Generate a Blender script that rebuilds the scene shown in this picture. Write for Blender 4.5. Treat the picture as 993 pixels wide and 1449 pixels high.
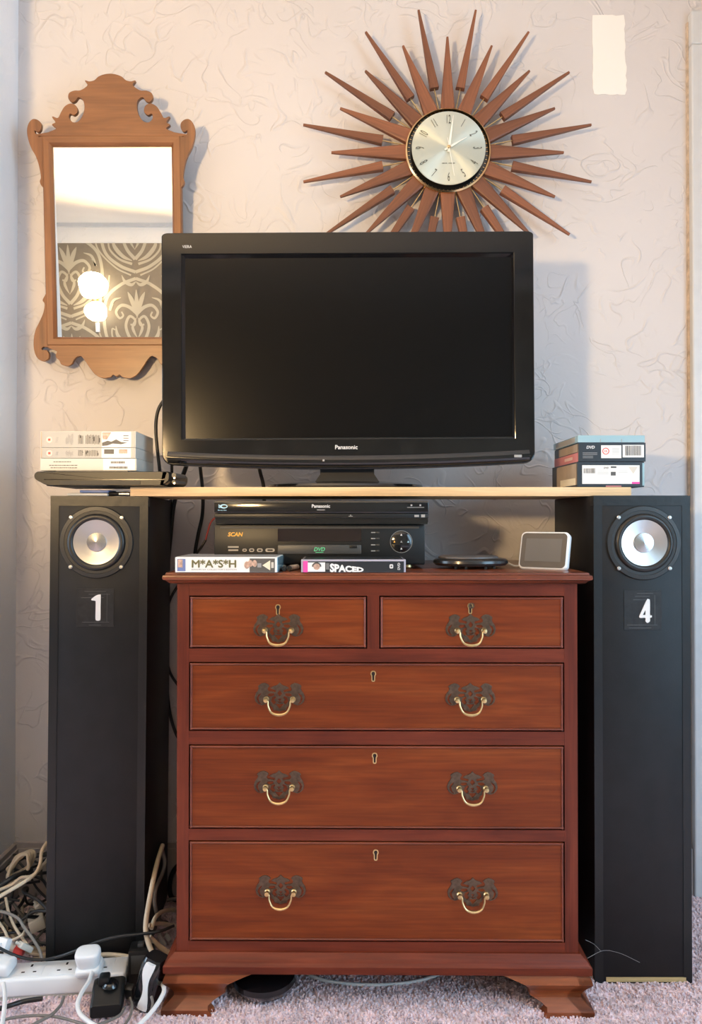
import bpy, bmesh, math, random
from mathutils import Vector, Matrix, Euler

for o in list(bpy.data.objects):
    bpy.data.objects.remove(o)
SC = bpy.context.scene
COL = SC.collection
R = math.radians
PI = math.pi
random.seed(7)

# ------------------------------------------------------------------ camera
F = 1085.0
CAMZ = 0.937
PITCH = R(0.554)
cam_d = bpy.data.cameras.new('camera')
cam = bpy.data.objects.new('camera', cam_d)
COL.objects.link(cam)
cam.location = (0, 0, CAMZ)
cam.rotation_euler = (R(90) + PITCH, 0, 0)
cam_d.sensor_fit = 'VERTICAL'
cam_d.sensor_height = 36
cam_d.lens = F / 1449 * 36
cam_d.clip_start = 0.02
SC.camera = cam

# ------------------------------------------------------------------ world, light, exposure
w = bpy.data.worlds.new('sky_world')
SC.world = w
w.use_nodes = True
w.node_tree.nodes['Background'].inputs[0].default_value = (0.62, 0.78, 1.0, 1)
w.node_tree.nodes['Background'].inputs[1].default_value = 1.0

def area_light(name, loc, rot, sx, sy, power, col):
    l = bpy.data.lights.new(name, 'AREA')
    l.shape = 'RECTANGLE'; l.size = sx; l.size_y = sy
    l.energy = power; l.color = col
    o = bpy.data.objects.new(name, l)
    COL.objects.link(o)
    o.location = loc; o.rotation_euler = rot
    return o
# daylight entering by the window in the right-hand wall
area_light('window_daylight', (1.66, 0.10, 1.15), (R(64), 0, R(90)), 1.35, 1.8, 64, (0.47, 0.76, 1.0))
# cool daylight added at the far left to brighten the power strip
area_light('added_left_daylight', (-2.44, 0.95, 0.95), (R(66), 0, R(-90)), 0.8, 1.5, 34, (0.62, 0.82, 1.0))
LAMP = Vector((-1.02, -0.45, 1.27))
LAMP_AIM = LAMP + Vector((math.sin(R(23)) * math.cos(R(52)), math.cos(R(23)) * math.cos(R(52)), math.sin(R(52))))   # an uplighter leaning towards the alcove
LAMP_POWER = 215
LAMP_COLOUR = (1.0, 0.67, 0.32)
SC.view_settings.view_transform = 'Standard'
SC.view_settings.look = 'None'
SC.view_settings.exposure = -0.27
SC.view_settings.gamma = 1.0
SC.view_settings.use_curve_mapping = False

# ------------------------------------------------------------------ helpers
def W(px, py, Y):
    """photograph pixel -> world point on the vertical plane at depth Y"""
    x = (px - 496.5) / F
    v = (724.5 - py) / F
    d = Vector((x, math.cos(PITCH) - v * math.sin(PITCH), math.sin(PITCH) + v * math.cos(PITCH)))
    return Vector((0, 0, CAMZ)) + d * (Y / d.y)

def smooth_path(pts, n=8, closed=False):
    P = [Vector(p) for p in pts]
    out = []
    N = len(P)
    rng = range(N) if closed else range(N - 1)
    for i in rng:
        if closed:
            a, b, c, d = P[(i - 1) % N], P[i], P[(i + 1) % N], P[(i + 2) % N]
        else:
            b, c = P[i], P[i + 1]
            a = P[i - 1] if i > 0 else b * 2 - c
            d = P[i + 2] if i + 2 < N else c * 2 - b
        for k in range(n):
            t = k / n
            out.append(0.5 * ((2 * b) + (c - a) * t + (2 * a - 5 * b + 4 * c - d) * t * t + (3 * b - a - 3 * c + d) * t ** 3))
    if not closed:
        out.append(P[-1])
    return out

class MB:
    def __init__(self):
        self.v = []; self.f = []
    def add(self, vs, fs):
        n = len(self.v)
        self.v += [Vector(p) for p in vs]
        self.f += [tuple(i + n for i in f) for f in fs]
        return self
    def addmesh(self, me, M=None):
        vs = [v.co.copy() for v in me.vertices]
        if M is not None:
            vs = [M @ p for p in vs]
        return self.add(vs, [tuple(p.vertices) for p in me.polygons])
    def box(self, x0, x1, y0, y1, z0, z1, bev=0, seg=2, M=None):
        vs = [(x, y, z) for x in (x0, x1) for y in (y0, y1) for z in (z0, z1)]
        fs = [(0, 1, 3, 2), (4, 6, 7, 5), (0, 4, 5, 1), (2, 3, 7, 6), (0, 2, 6, 4), (1, 5, 7, 3)]
        if bev:
            bm = bmesh.new()
            bv = [bm.verts.new(p) for p in vs]
            for f in fs: bm.faces.new([bv[i] for i in f])
            bmesh.ops.bevel(bm, geom=bm.edges[:], offset=bev, segments=seg, affect='EDGES', profile=0.5)
            bm.verts.index_update()
            vs = [v.co.copy() for v in bm.verts]
            fs = [tuple(v.index for v in f.verts) for f in bm.faces]
            bm.free()
        if M is not None:
            vs = [M @ Vector(p) for p in vs]
        return self.add(vs, fs)
    def lathe(self, prof, c=(0, 0, 0), axis='z', seg=32, sx=1.0, sy=1.0, M=None, ring=False):
        """prof: list of (r, h). axis 'z': up; axis 'y': h runs towards the viewer (-Y)"""
        c = Vector(c); vs = []; fs = []
        n = len(prof)
        for k in range(seg):
            a = 2 * PI * k / seg
            for r, h in prof:
                if axis == 'z':
                    p = Vector((r * math.cos(a) * sx, r * math.sin(a) * sy, h))
                elif axis == 'y':
                    p = Vector((r * math.cos(a) * sx, -h, r * math.sin(a) * sy))
                else:
                    p = Vector((h, r * math.cos(a) * sx, r * math.sin(a) * sy))
                p = p + c
                vs.append(M @ p if M is not None else p)
        for k in range(seg):
            k2 = (k + 1) % seg
            for i in range(n - 1):
                fs.append((k * n + i, k2 * n + i, k2 * n + i + 1, k * n + i + 1))
        if ring:
            for k in range(seg):
                k2 = (k + 1) % seg
                fs.append((k * n + n - 1, k2 * n + n - 1, k2 * n, k * n))
            return self.add(vs, fs)
        if prof[0][0] > 1e-6:
            fs.append(tuple(k * n for k in range(seg))[::-1])
        if prof[-1][0] > 1e-6:
            fs.append(tuple(k * n + n - 1 for k in range(seg)))
        return self.add(vs, fs)
    def tube(self, pts, r, seg=8, n=6, smooth=True, closed=False):
        P = smooth_path(pts, n, closed) if smooth else [Vector(p) for p in pts]
        rs = r if callable(r) else (lambda t: r)
        vs = []; fs = []
        N = len(P)
        up = Vector((0.13, 0.31, 0.94)).normalized()
        prev = None
        for i, p in enumerate(P):
            if closed: t = (P[(i + 1) % N] - P[i - 1])
            else: t = P[min(i + 1, N - 1)] - P[max(i - 1, 0)]
            if t.length < 1e-9: t = Vector((0, 0, 1))
            t.normalize()
            if prev is None:
                a = t.cross(up)
                if a.length < 1e-3: a = t.cross(Vector((1, 0, 0)))
            else:
                a = prev - t * prev.dot(t)
            a.normalize(); prev = a
            b = t.cross(a)
            rad = rs(i / max(N - 1, 1))
            for k in range(seg):
                q = 2 * PI * k / seg
                vs.append(p + (a * math.cos(q) + b * math.sin(q)) * rad)
        for i in range(N if closed else N - 1):
            j = (i + 1) % N
            for k in range(seg):
                k2 = (k + 1) % seg
                fs.append((i * seg + k, i * seg + k2, j * seg + k2, j * seg + k))
        if not closed:
            fs.append(tuple(range(seg))[::-1])
            fs.append(tuple((N - 1) * seg + k for k in range(seg)))
        return self.add(vs, fs)
    def prism(self, poly, y0, y1, M=None):
        """poly: (x,z) outline, extruded along Y"""
        n = len(poly)
        vs = [Vector((p[0], y0, p[1])) for p in poly] + [Vector((p[0], y1, p[1])) for p in poly]
        if M is not None: vs = [M @ p for p in vs]
        fs = [tuple(range(n)), tuple(range(n, 2 * n))[::-1]]
        for i in range(n):
            j = (i + 1) % n
            fs.append((j, i, n + i, n + j))
        return self.add(vs, fs)
    def loft(self, rings, caps=True):
        n = len(rings[0])
        vs = [p for r in rings for p in r]; fs = []
        for i in range(len(rings) - 1):
            for k in range(n):
                k2 = (k + 1) % n
                fs.append((i * n + k, i * n + k2, (i + 1) * n + k2, (i + 1) * n + k))
        if caps:
            fs.append(tuple(range(n))[::-1]); fs.append(tuple((len(rings) - 1) * n + k for k in range(n)))
        return self.add(vs, fs)
    def mesh(self, name, mat=None, smooth=35):
        me = bpy.data.meshes.new(name)
        me.from_pydata([tuple(p) for p in self.v], [], self.f)
        bm = bmesh.new(); bm.from_mesh(me)
        bmesh.ops.recalc_face_normals(bm, faces=bm.faces[:])
        bm.to_mesh(me); bm.free()
        if smooth:
            for p in me.polygons: p.use_smooth = True
            me.set_sharp_from_angle(angle=R(smooth))
        if mat: me.materials.append(mat)
        return me
    def build(self, name, mat, parent=None, smooth=35, world=False):
        """world=True: the vertices are world points; parent sits unrotated"""
        if world and parent is not None:
            off = parent.location.copy()
            q = parent.parent
            while q is not None:
                off += q.location; q = q.parent
            self.v = [p - off for p in self.v]
        me = self.mesh(name, mat, smooth)
        return link(name, me, parent)

def link(name, me, parent=None):
    o = bpy.data.objects.new(name, me)
    COL.objects.link(o)
    if parent: o.parent = parent
    return o

def tag(o, label=None, cat=None, group=None, kind=None):
    if label: o['label'] = label
    if cat: o['category'] = cat
    if group: o['group'] = group
    if kind: o['kind'] = kind
    return o

def thing(name, loc, label, cat, rot=(0, 0, 0), group=None):
    o = bpy.data.objects.new(name, None)
    o.empty_display_size = 0.05
    COL.objects.link(o)
    o.location = loc; o.rotation_euler = rot
    return tag(o, label, cat, group)

def struct(name, mb, mat, smooth=0, parent=None):
    o = mb.build(name, mat, parent, smooth=smooth)
    if parent is None: o['kind'] = 'structure'
    return o

FACE = Matrix(((1, 0, 0, 0), (0, 0, -1, 0), (0, 1, 0, 0), (0, 0, 0, 1)))   # XY drawing -> upright, facing -Y

def plate_mesh(outer, holes=(), thick=0.002, bevel=0.0):
    """flat fretwork from 2D outlines, upright, back at y=0, front at y=-thick"""
    cu = bpy.data.curves.new('outline', 'CURVE')
    cu.dimensions = '2D'; cu.fill_mode = 'BOTH'
    cu.extrude = thick / 2 - bevel; cu.bevel_depth = bevel; cu.bevel_resolution = 1
    for pl in [outer] + list(holes):
        s = cu.splines.new('POLY'); s.points.add(len(pl) - 1)
        for i, p in enumerate(pl): s.points[i].co = (p[0], p[1], 0, 1)
        s.use_cyclic_u = True
    ob = bpy.data.objects.new('outline', cu); COL.objects.link(ob)
    me = bpy.data.meshes.new_from_object(ob)
    bpy.data.objects.remove(ob); bpy.data.curves.remove(cu)
    me.transform(Matrix.Translation((0, -thick / 2, 0)) @ FACE)
    return me

def text_mesh(s, height, thick=0.0004, bold=0.0, xs=1.0, shear=0.0, align='CENTER'):
    """lettering, upright, facing -Y, cap height = height, centred on origin"""
    cu = bpy.data.curves.new('lettering', 'FONT')
    cu.body = s; cu.size = 1.0; cu.shear = shear; cu.offset = bold
    cu.resolution_u = 3
    ob = bpy.data.objects.new('lettering', cu); COL.objects.link(ob)
    me = bpy.data.meshes.new_from_object(ob)
    bpy.data.objects.remove(ob); bpy.data.curves.remove(cu)
    if len(me.vertices) == 0: return me
    ys = [v.co.y for v in me.vertices]; xsv = [v.co.x for v in me.vertices]
    k = height / 0.70
    cx = {'CENTER': (min(xsv) + max(xsv)) / 2, 'LEFT': min(xsv), 'RIGHT': max(xsv)}[align]
    for v in me.vertices:
        v.co.x = (v.co.x - cx) * k * xs; v.co.y = (v.co.y - 0.35) * k; v.co.z = 0
    me.transform(FACE)
    return me

def fatten(me, d):
    mb = MB()
    for i, (dx, dz) in enumerate(((0, 0), (d, 0), (-d, 0), (0, d), (0, -d))):
        mb.addmesh(me, Matrix.Translation((dx, -0.00002 * i, dz)))
    return mb.mesh('lettering', None, 0)

def put_text(s, height, loc, mat, parent, name='lettering', width=None, fat=0.0, **kw):
    me = text_mesh(s, height, **kw)
    if width:
        k = width / (max(v.co.x for v in me.vertices) - min(v.co.x for v in me.vertices))
        for v in me.vertices: v.co.x *= k
    if fat: me = fatten(me, fat)
    me.materials.append(mat)
    o = link(name, me, parent); o.location = loc
    return o

def rrect(x0, x1, z0, z1, r, n=5):
    pts = []
    for cx, cz, a0 in ((x1 - r, z1 - r, 0), (x0 + r, z1 - r, 90), (x0 + r, z0 + r, 180), (x1 - r, z0 + r, 270)):
        for k in range(n + 1):
            a = R(a0 + 90 * k / n)
            pts.append((cx + r * math.cos(a), cz + r * math.sin(a)))
    return pts

def circ(cx, cz, r, n=20, sx=1, sz=1):
    return [(cx + r * sx * math.cos(2 * PI * k / n), cz + r * sz * math.sin(2 * PI * k / n)) for k in range(n)]

def sm2(pts, n=5, closed=True):
    return [(p.x, p.y) for p in smooth_path([(a, b, 0) for a, b in pts], n, closed)]

# ------------------------------------------------------------------ materials
def srgb(r, g, b):
    f = lambda c: (c / 255 / 12.92) if c <= 10 else ((c / 255 + 0.055) / 1.055) ** 2.4
    return (f(r), f(g), f(b), 1)

def mat(name, col, rough=0.5, metal=0.0, coat=0.0, spec=0.5, emit=None, estr=0, var=0.0, vscale=30, bump=0.0, bscale=200, bdist=0.001):
    m = bpy.data.materials.new(name); m.use_nodes = True
    nt = m.node_tree; b = nt.nodes['Principled BSDF']
    b.inputs['Base Color'].default_value = col
    b.inputs['Roughness'].default_value = rough
    b.inputs['Metallic'].default_value = metal
    b.inputs['Coat Weight'].default_value = coat
    b.inputs['Coat Roughness'].default_value = 0.12
    b.inputs['Specular IOR Level'].default_value = spec
    if emit:
        b.inputs['Emission Color'].default_value = emit
        b.inputs['Emission Strength'].default_value = estr
    if var or bump:
        tc = nt.nodes.new('ShaderNodeTexCoord')
    if var:
        n = nt.nodes.new('ShaderNodeTexNoise'); n.inputs['Scale'].default_value = vscale; n.inputs['Detail'].default_value = 5
        nt.links.new(tc.outputs['Object'], n.inputs['Vector'])
        hs = nt.nodes.new('ShaderNodeHueSaturation'); hs.inputs['Color'].default_value = col
        mr = nt.nodes.new('ShaderNodeMapRange')
        mr.inputs['From Min'].default_value = 0.3; mr.inputs['From Max'].default_value = 0.7
        mr.inputs['To Min'].default_value = 1 - var; mr.inputs['To Max'].default_value = 1 + var
        nt.links.new(n.outputs['Fac'], mr.inputs['Value'])
        nt.links.new(mr.outputs[0], hs.inputs['Value'])
        nt.links.new(hs.outputs[0], b.inputs['Base Color'])
    if bump:
        n2 = nt.nodes.new('ShaderNodeTexNoise'); n2.inputs['Scale'].default_value = bscale; n2.inputs['Detail'].default_value = 4
        nt.links.new(tc.outputs['Object'], n2.inputs['Vector'])
        bp = nt.nodes.new('ShaderNodeBump'); bp.inputs['Strength'].default_value = bump; bp.inputs['Distance'].default_value = bdist
        nt.links.new(n2.outputs['Fac'], bp.inputs['Height'])
        nt.links.new(bp.outputs[0], b.inputs['Normal'])
    return m

def wood(name, c0, c1, c2, axis='x', scale=1.0, rough=0.35, coat=0.3, fine=0.5, spec=0.5, vary=0.0):
    m = bpy.data.materials.new(name); m.use_nodes = True
    nt = m.node_tree; b = nt.nodes['Principled BSDF']
    tc = nt.nodes.new('ShaderNodeTexCoord')
    mp = nt.nodes.new('ShaderNodeMapping')
    s = {'x': (1.2, 9, 9), 'z': (9, 9, 1.2), 'y': (9, 1.2, 9)}[axis]
    mp.inputs['Scale'].default_value = tuple(q * scale for q in s)
    nt.links.new(tc.outputs['Object'], mp.inputs['Vector'])
    n = nt.nodes.new('ShaderNodeTexNoise'); n.inputs['Scale'].default_value = 2.0; n.inputs['Detail'].default_value = 7; n.inputs['Distortion'].default_value = 1.2
    nt.links.new(mp.outputs[0], n.inputs['Vector'])
    cr = nt.nodes.new('ShaderNodeValToRGB')
    e = cr.color_ramp.elements
    e[0].position = 0.28; e[0].color = c0
    e[1].position = 0.75; e[1].color = c2
    k = e.new(0.5); k.color = c1
    nt.links.new(n.outputs['Fac'], cr.inputs[0])
    mp2 = nt.nodes.new('ShaderNodeMapping')
    s2 = {'x': (6, 160, 160), 'z': (160, 160, 6), 'y': (160, 6, 160)}[axis]
    mp2.inputs['Scale'].default_value = tuple(q * scale for q in s2)
    nt.links.new(tc.outputs['Object'], mp2.inputs['Vector'])
    n2 = nt.nodes.new('ShaderNodeTexNoise'); n2.inputs['Scale'].default_value = 1.5; n2.inputs['Detail'].default_value = 3
    nt.links.new(mp2.outputs[0], n2.inputs['Vector'])
    mr = nt.nodes.new('ShaderNodeMapRange')
    mr.inputs['From Min'].default_value = 0.35; mr.inputs['From Max'].default_value = 0.65
    mr.inputs['To Min'].default_value = 1 - 0.3 * fine; mr.inputs['To Max'].default_value = 1 + 0.2 * fine
    nt.links.new(n2.outputs['Fac'], mr.inputs['Value'])
    hs = nt.nodes.new('ShaderNodeHueSaturation')
    oi = nt.nodes.new('ShaderNodeObjectInfo')
    orr = nt.nodes.new('ShaderNodeMapRange'); orr.inputs['To Min'].default_value = 1 - vary; orr.inputs['To Max'].default_value = 1 + vary
    nt.links.new(oi.outputs['Random'], orr.inputs['Value'])
    om = nt.nodes.new('ShaderNodeMath'); om.operation = 'MULTIPLY'
    nt.links.new(mr.outputs[0], om.inputs[0]); nt.links.new(orr.outputs[0], om.inputs[1])
    nt.links.new(cr.outputs[0], hs.inputs['Color']); nt.links.new(om.outputs[0], hs.inputs['Value'])
    nt.links.new(hs.outputs[0], b.inputs['Base Color'])
    b.inputs['Roughness'].default_value = rough
    b.inputs['Coat Weight'].default_value = coat; b.inputs['Coat Roughness'].default_value = 0.2
    b.inputs['Specular IOR Level'].default_value = spec
    bp = nt.nodes.new('ShaderNodeBump'); bp.inputs['Strength'].default_value = 0.12; bp.inputs['Distance'].default_value = 0.0005
    nt.links.new(n2.outputs['Fac'], bp.inputs['Height']); nt.links.new(bp.outputs[0], b.inputs['Normal'])
    return m

def plaster(name, col, amount=1.0):
    """painted wall with hand-trowelled swirls: short curved ridges scattered over a soft uneven ground"""
    m = bpy.data.materials.new(name); m.use_nodes = True
    nt = m.node_tree; N = nt.nodes.new; L = nt.links.new; b = nt.nodes['Principled BSDF']
    tc = N('ShaderNodeTexCoord')
    wn = N('ShaderNodeTexNoise'); wn.inputs['Scale'].default_value = 5; wn.inputs['Detail'].default_value = 2
    L(tc.outputs['Object'], wn.inputs['Vector'])
    vs = N('ShaderNodeVectorMath'); vs.operation = 'SCALE'; vs.inputs['Scale'].default_value = 0.16
    L(wn.outputs['Color'], vs.inputs[0])
    va = N('ShaderNodeVectorMath'); va.operation = 'ADD'
    L(tc.outputs['Object'], va.inputs[0]); L(vs.outputs[0], va.inputs[1])
    total = None
    for sc, wgt, seed, wid in ((6.0, 1.0, 0.0, 0.022), (10.0, 0.7, 3.3, 0.03), (4.0, 0.8, 7.1, 0.014)):
        mp = N('ShaderNodeMapping'); mp.inputs['Location'].default_value = (seed, seed, seed)
        L(va.outputs[0], mp.inputs[0])
        rn = N('ShaderNodeTexNoise'); rn.inputs['Scale'].default_value = sc; rn.inputs['Detail'].default_value = 1.0; rn.inputs['Distortion'].default_value = 1.6
        L(mp.outputs[0], rn.inputs['Vector'])
        sb_ = N('ShaderNodeMath'); sb_.operation = 'SUBTRACT'; sb_.inputs[1].default_value = 0.5; L(rn.outputs['Fac'], sb_.inputs[0])
        ab = N('ShaderNodeMath'); ab.operation = 'ABSOLUTE'; L(sb_.outputs[0], ab.inputs[0])
        pw = N('ShaderNodeMapRange'); pw.inputs['From Min'].default_value = wid; pw.inputs['From Max'].default_value = 0.0
        L(ab.outputs[0], pw.inputs['Value'])
        mk = N('ShaderNodeTexNoise'); mk.inputs['Scale'].default_value = 11; mk.inputs['Detail'].default_value = 2
        L(mp.outputs[0], mk.inputs['Vector'])
        mr = N('ShaderNodeMapRange'); mr.inputs['From Min'].default_value = 0.48; mr.inputs['From Max'].default_value = 0.62
        L(mk.outputs['Fac'], mr.inputs['Value'])
        mu = N('ShaderNodeMath'); mu.operation = 'MULTIPLY'; L(pw.outputs[0], mu.inputs[0]); L(mr.outputs[0], mu.inputs[1])
        mw = N('ShaderNodeMath'); mw.operation = 'MULTIPLY'; mw.inputs[1].default_value = wgt; L(mu.outputs[0], mw.inputs[0])
        if total is None: total = mw
        else:
            ad = N('ShaderNodeMath'); ad.operation = 'ADD'; L(total.outputs[0], ad.inputs[0]); L(mw.outputs[0], ad.inputs[1]); total = ad
    gn = N('ShaderNodeTexNoise'); gn.inputs['Scale'].default_value = 14; gn.inputs['Detail'].default_value = 4
    L(va.outputs[0], gn.inputs['Vector'])
    g2 = N('ShaderNodeMath'); g2.operation = 'MULTIPLY_ADD'; g2.inputs[1].default_value = 0.7
    L(gn.outputs['Fac'], g2.inputs[0]); L(total.outputs[0], g2.inputs[2])
    bp = N('ShaderNodeBump'); bp.inputs['Strength'].default_value = 0.45 * amount; bp.inputs['Distance'].default_value = 0.006
    L(g2.outputs[0], bp.inputs['Height']); L(bp.outputs[0], b.inputs['Normal'])
    hs = N('ShaderNodeHueSaturation'); hs.inputs['Color'].default_value = col
    m2 = N('ShaderNodeMapRange'); m2.inputs['From Min'].default_value = 0.3; m2.inputs['From Max'].default_value = 0.7
    m2.inputs['To Min'].default_value = 0.97; m2.inputs['To Max'].default_value = 1.03
    n3 = N('ShaderNodeTexNoise'); n3.inputs['Scale'].default_value = 3; n3.inputs['Detail'].default_value = 5
    L(tc.outputs['Object'], n3.inputs['Vector']); L(n3.outputs['Fac'], m2.inputs['Value'])
    L(m2.outputs[0], hs.inputs['Value']); L(hs.outputs[0], b.inputs['Base Color'])
    b.inputs['Roughness'].default_value = 0.55
    return m

M = {}
M['wall'] = plaster('painted_plaster', (0.64, 0.605, 0.60, 1))
M['wall_plain'] = plaster('painted_plaster_side', (0.66, 0.60, 0.60, 1), 0.35)
M['wall_left'] = plaster('daylit_plaster_left', (0.84, 0.86, 0.90, 1), 0.35)  # paler, bluer plaster: daylight on this wall put into the colour
M['ceiling'] = plaster('ceiling_plaster', (0.90, 0.88, 0.84, 1), 0.7)
M['patch'] = mat('cream_sample_paint', (0.88, 0.85, 0.80, 1), 0.5, bump=0.2, bscale=60)
M['white_paint'] = mat('white_gloss_paint', (0.60, 0.61, 0.62, 1), 0.35, var=0.03)
M['brown_edge'] = mat('bare_door_edge', (0.55, 0.44, 0.34, 1), 0.6, var=0.3, vscale=60)
M['skirting'] = mat('grey_skirting_paint', (0.42, 0.38, 0.37, 1), 0.45, var=0.05)
M['carpet'] = mat('pink_carpet', (0.84, 0.66, 0.68, 1), 0.95, spec=0.1, var=0.22, vscale=45, bump=0.8, bscale=160, bdist=0.004)
M['paper'] = mat('wallpaper_ground', (0.24, 0.20, 0.145, 1), 0.45, var=0.05)
M['paper_print'] = mat('wallpaper_print', (0.50, 0.45, 0.34, 1), 0.35)
mah = (srgb(106, 41, 11), srgb(124, 53, 16), srgb(140, 66, 24))
M['mahogany'] = wood('mahogany_drawer', *mah, axis='x', rough=0.42, coat=0.0, spec=0.28)
M['mahogany_dark'] = wood('mahogany_carcass', srgb(86, 32, 18), srgb(106, 42, 24), srgb(124, 54, 32), axis='z', rough=0.42, coat=0.0, spec=0.3)
M['mahogany_rail'] = wood('mahogany_rail', srgb(88, 33, 18), srgb(110, 44, 24), srgb(128, 56, 33), axis='x', rough=0.42, coat=0.0, spec=0.3)
M['mahogany_top'] = wood('mahogany_top', srgb(78, 34, 20), srgb(112, 54, 32), srgb(140, 76, 48), axis='x', rough=0.32, coat=0.25)
M['mahogany_bead'] = wood('mahogany_bead', srgb(96, 40, 24), srgb(118, 52, 32), srgb(136, 66, 42), axis='x', rough=0.3, coat=0.3)
M['brown_castor'] = mat('brown_castor_wheel', (0.26, 0.19, 0.13, 1), 0.5, var=0.15)
M['gap'] = mat('dark_recess_wood', (0.02, 0.008, 0.005, 1), 0.8)
M['oak'] = wood('mirror_frame_wood', srgb(104, 66, 36), srgb(132, 86, 50), srgb(148, 100, 62), axis='z', rough=0.4, coat=0.15, fine=0.35)
M['oak_x'] = wood('mirror_crest_wood', srgb(112, 70, 38), srgb(132, 86, 50), srgb(146, 98, 60), axis='x', rough=0.4, coat=0.15, fine=0.35)
M['teak'] = wood('teak_ray', srgb(96, 56, 36), srgb(122, 74, 48), srgb(142, 90, 62), axis='z', rough=0.5, coat=0.0, fine=0.4, vary=0.25)
M['pine'] = wood('pale_shelf_pine', srgb(205, 170, 125), srgb(222, 188, 142), srgb(232, 202, 160), axis='x', rough=0.6, coat=0.0, fine=0.35)
M['rawwood'] = wood('bare_speaker_wood', srgb(176, 146, 96), srgb(196, 168, 118), srgb(210, 184, 136), axis='x', rough=0.7, coat=0.0)
M['brass'] = mat('bright_brass', (0.72, 0.53, 0.26, 1), 0.32, 1.0, var=0.1, vscale=120)
M['old_brass'] = mat('tarnished_brass', (0.13, 0.088, 0.06, 1), 0.40, 0.8, var=0.25, vscale=150, bump=0.1, bscale=400)
M['gold'] = mat('gilt_ring', (0.80, 0.55, 0.28, 1), 0.25, 1.0)
M['steel'] = mat('screw_steel', (0.62, 0.60, 0.56, 1), 0.35, 1.0)
M['spk'] = mat('black_speaker_paint', (0.008, 0.008, 0.009, 1), 0.5, spec=0.35, var=0.25, vscale=20, bump=0.15, bscale=300)
M['tape'] = mat('black_cloth_tape', (0.010, 0.0105, 0.011, 1), 0.38, spec=0.4, bump=0.25, bscale=60, bdist=0.002)
M['rubber'] = mat('speaker_rubber', (0.014, 0.013, 0.012, 1), 0.35)
M['ring'] = mat('speaker_basket_ring', (0.018, 0.018, 0.018, 1), 0.42)
M['cone'] = mat('brushed_aluminium_cone', (0.62, 0.61, 0.60, 1), 0.36, 1.0)
M['cap'] = mat('polished_dust_cap', (0.66, 0.66, 0.66, 1), 0.22, 1.0)
M['number'] = mat('white_number_vinyl', (0.80, 0.78, 0.75, 1), 0.5)
M['cleartape'] = mat('clear_tape', (0.018, 0.018, 0.019, 1), 0.3, var=0.3, vscale=90, bump=0.3, bscale=90)
M['scuff'] = mat('tape_scuff', (0.10, 0.10, 0.10, 1), 0.5)
M['tv'] = mat('gloss_black_bezel', (0.006, 0.006, 0.0065, 1), 0.07, spec=0.45)
M['tv_edge'] = mat('inner_bezel_black', (0.004, 0.004, 0.005, 1), 0.12, coat=0.6)
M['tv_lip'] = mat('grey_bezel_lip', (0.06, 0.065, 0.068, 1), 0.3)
M['tv_back'] = mat('matt_black_shell', (0.012, 0.012, 0.013, 1), 0.5)
M['screen'] = mat('matt_lcd_screen', (0.003, 0.003, 0.0035, 1), 0.19, spec=0.22)
M['logo'] = mat('silver_print', (0.62, 0.62, 0.62, 1), 0.4)
M['print_grey'] = mat('grey_print', (0.30, 0.30, 0.30, 1), 0.5)
M['print_dark'] = mat('dark_grey_print', (0.09, 0.085, 0.08, 1), 0.5)
M['print_tan'] = mat('tan_print', (0.42, 0.34, 0.26, 1), 0.5)
M['orange'] = mat('orange_lettering', (0.95, 0.45, 0.06, 1), 0.5)
M['green'] = mat('green_disc_logo', (0.12, 0.62, 0.30, 1), 0.5)
M['bluelogo'] = mat('pale_blue_print', (0.36, 0.60, 0.72, 1), 0.5)
M['player'] = mat('satin_black_plastic', (0.010, 0.0098, 0.0095, 1), 0.38, spec=0.35)
M['player_gloss'] = mat('gloss_black_plastic', (0.006, 0.006, 0.007, 1), 0.12, coat=0.5)
M['player_edge'] = mat('dark_grey_plastic', (0.055, 0.053, 0.05, 1), 0.4)
M['smoke'] = mat('smoked_display_window', (0.012, 0.005, 0.005, 1), 0.1, coat=0.6)
M['white_card'] = mat('white_card', (0.82, 0.82, 0.80, 1), 0.45)
M['grey_card'] = mat('light_grey_card', (0.36, 0.355, 0.34, 1), 0.4)
M['cream_card'] = mat('cream_card', (0.58, 0.55, 0.49, 1), 0.45)
M['black_card'] = mat('black_case_sleeve', (0.018, 0.022, 0.028, 1), 0.35)
M['clear_blue'] = mat('pale_blue_case_plastic', (0.30, 0.47, 0.54, 1), 0.15, coat=0.5)
M['lilac_case'] = mat('lilac_case_plastic', (0.42, 0.40, 0.48, 1), 0.2, coat=0.5)
M['pink'] = mat('hot_pink_print', (0.80, 0.07, 0.38, 1), 0.45)
M['rose'] = mat('rose_print', (0.62, 0.22, 0.22, 1), 0.5)
M['red'] = mat('red_print', (0.70, 0.06, 0.05, 1), 0.5)
M['pale_rose'] = mat('pale_rose_print', (0.78, 0.55, 0.50, 1), 0.5)
M['olive'] = mat('olive_lettering', (0.14, 0.13, 0.05, 1), 0.5)
M['tan'] = mat('tan_card', (0.40, 0.31, 0.22, 1), 0.5, var=0.1)
M['skin'] = mat('portrait_print', (0.52, 0.34, 0.26, 1), 0.5, var=0.35, vscale=140)
M['bluebit'] = mat('blue_print', (0.14, 0.20, 0.42, 1), 0.4)
M['gold_tri'] = mat('cream_triangle_print', (0.80, 0.72, 0.54, 1), 0.5)
M['clock_face'] = mat('brushed_silver_dial', (0.64, 0.67, 0.58, 1), 0.33, 0.9)
M['black_ring'] = mat('black_chapter_ring', (0.012, 0.011, 0.010, 1), 0.2, coat=0.5)
M['hand'] = mat('white_clock_hand', (0.85, 0.83, 0.76, 1), 0.4)
M['numeral'] = mat('charcoal_numeral', (0.10, 0.10, 0.08, 1), 0.5)
M['mirror'] = mat('silvered_glass', (0.97, 0.94, 0.87, 1), 0.0, 1.0)
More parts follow.
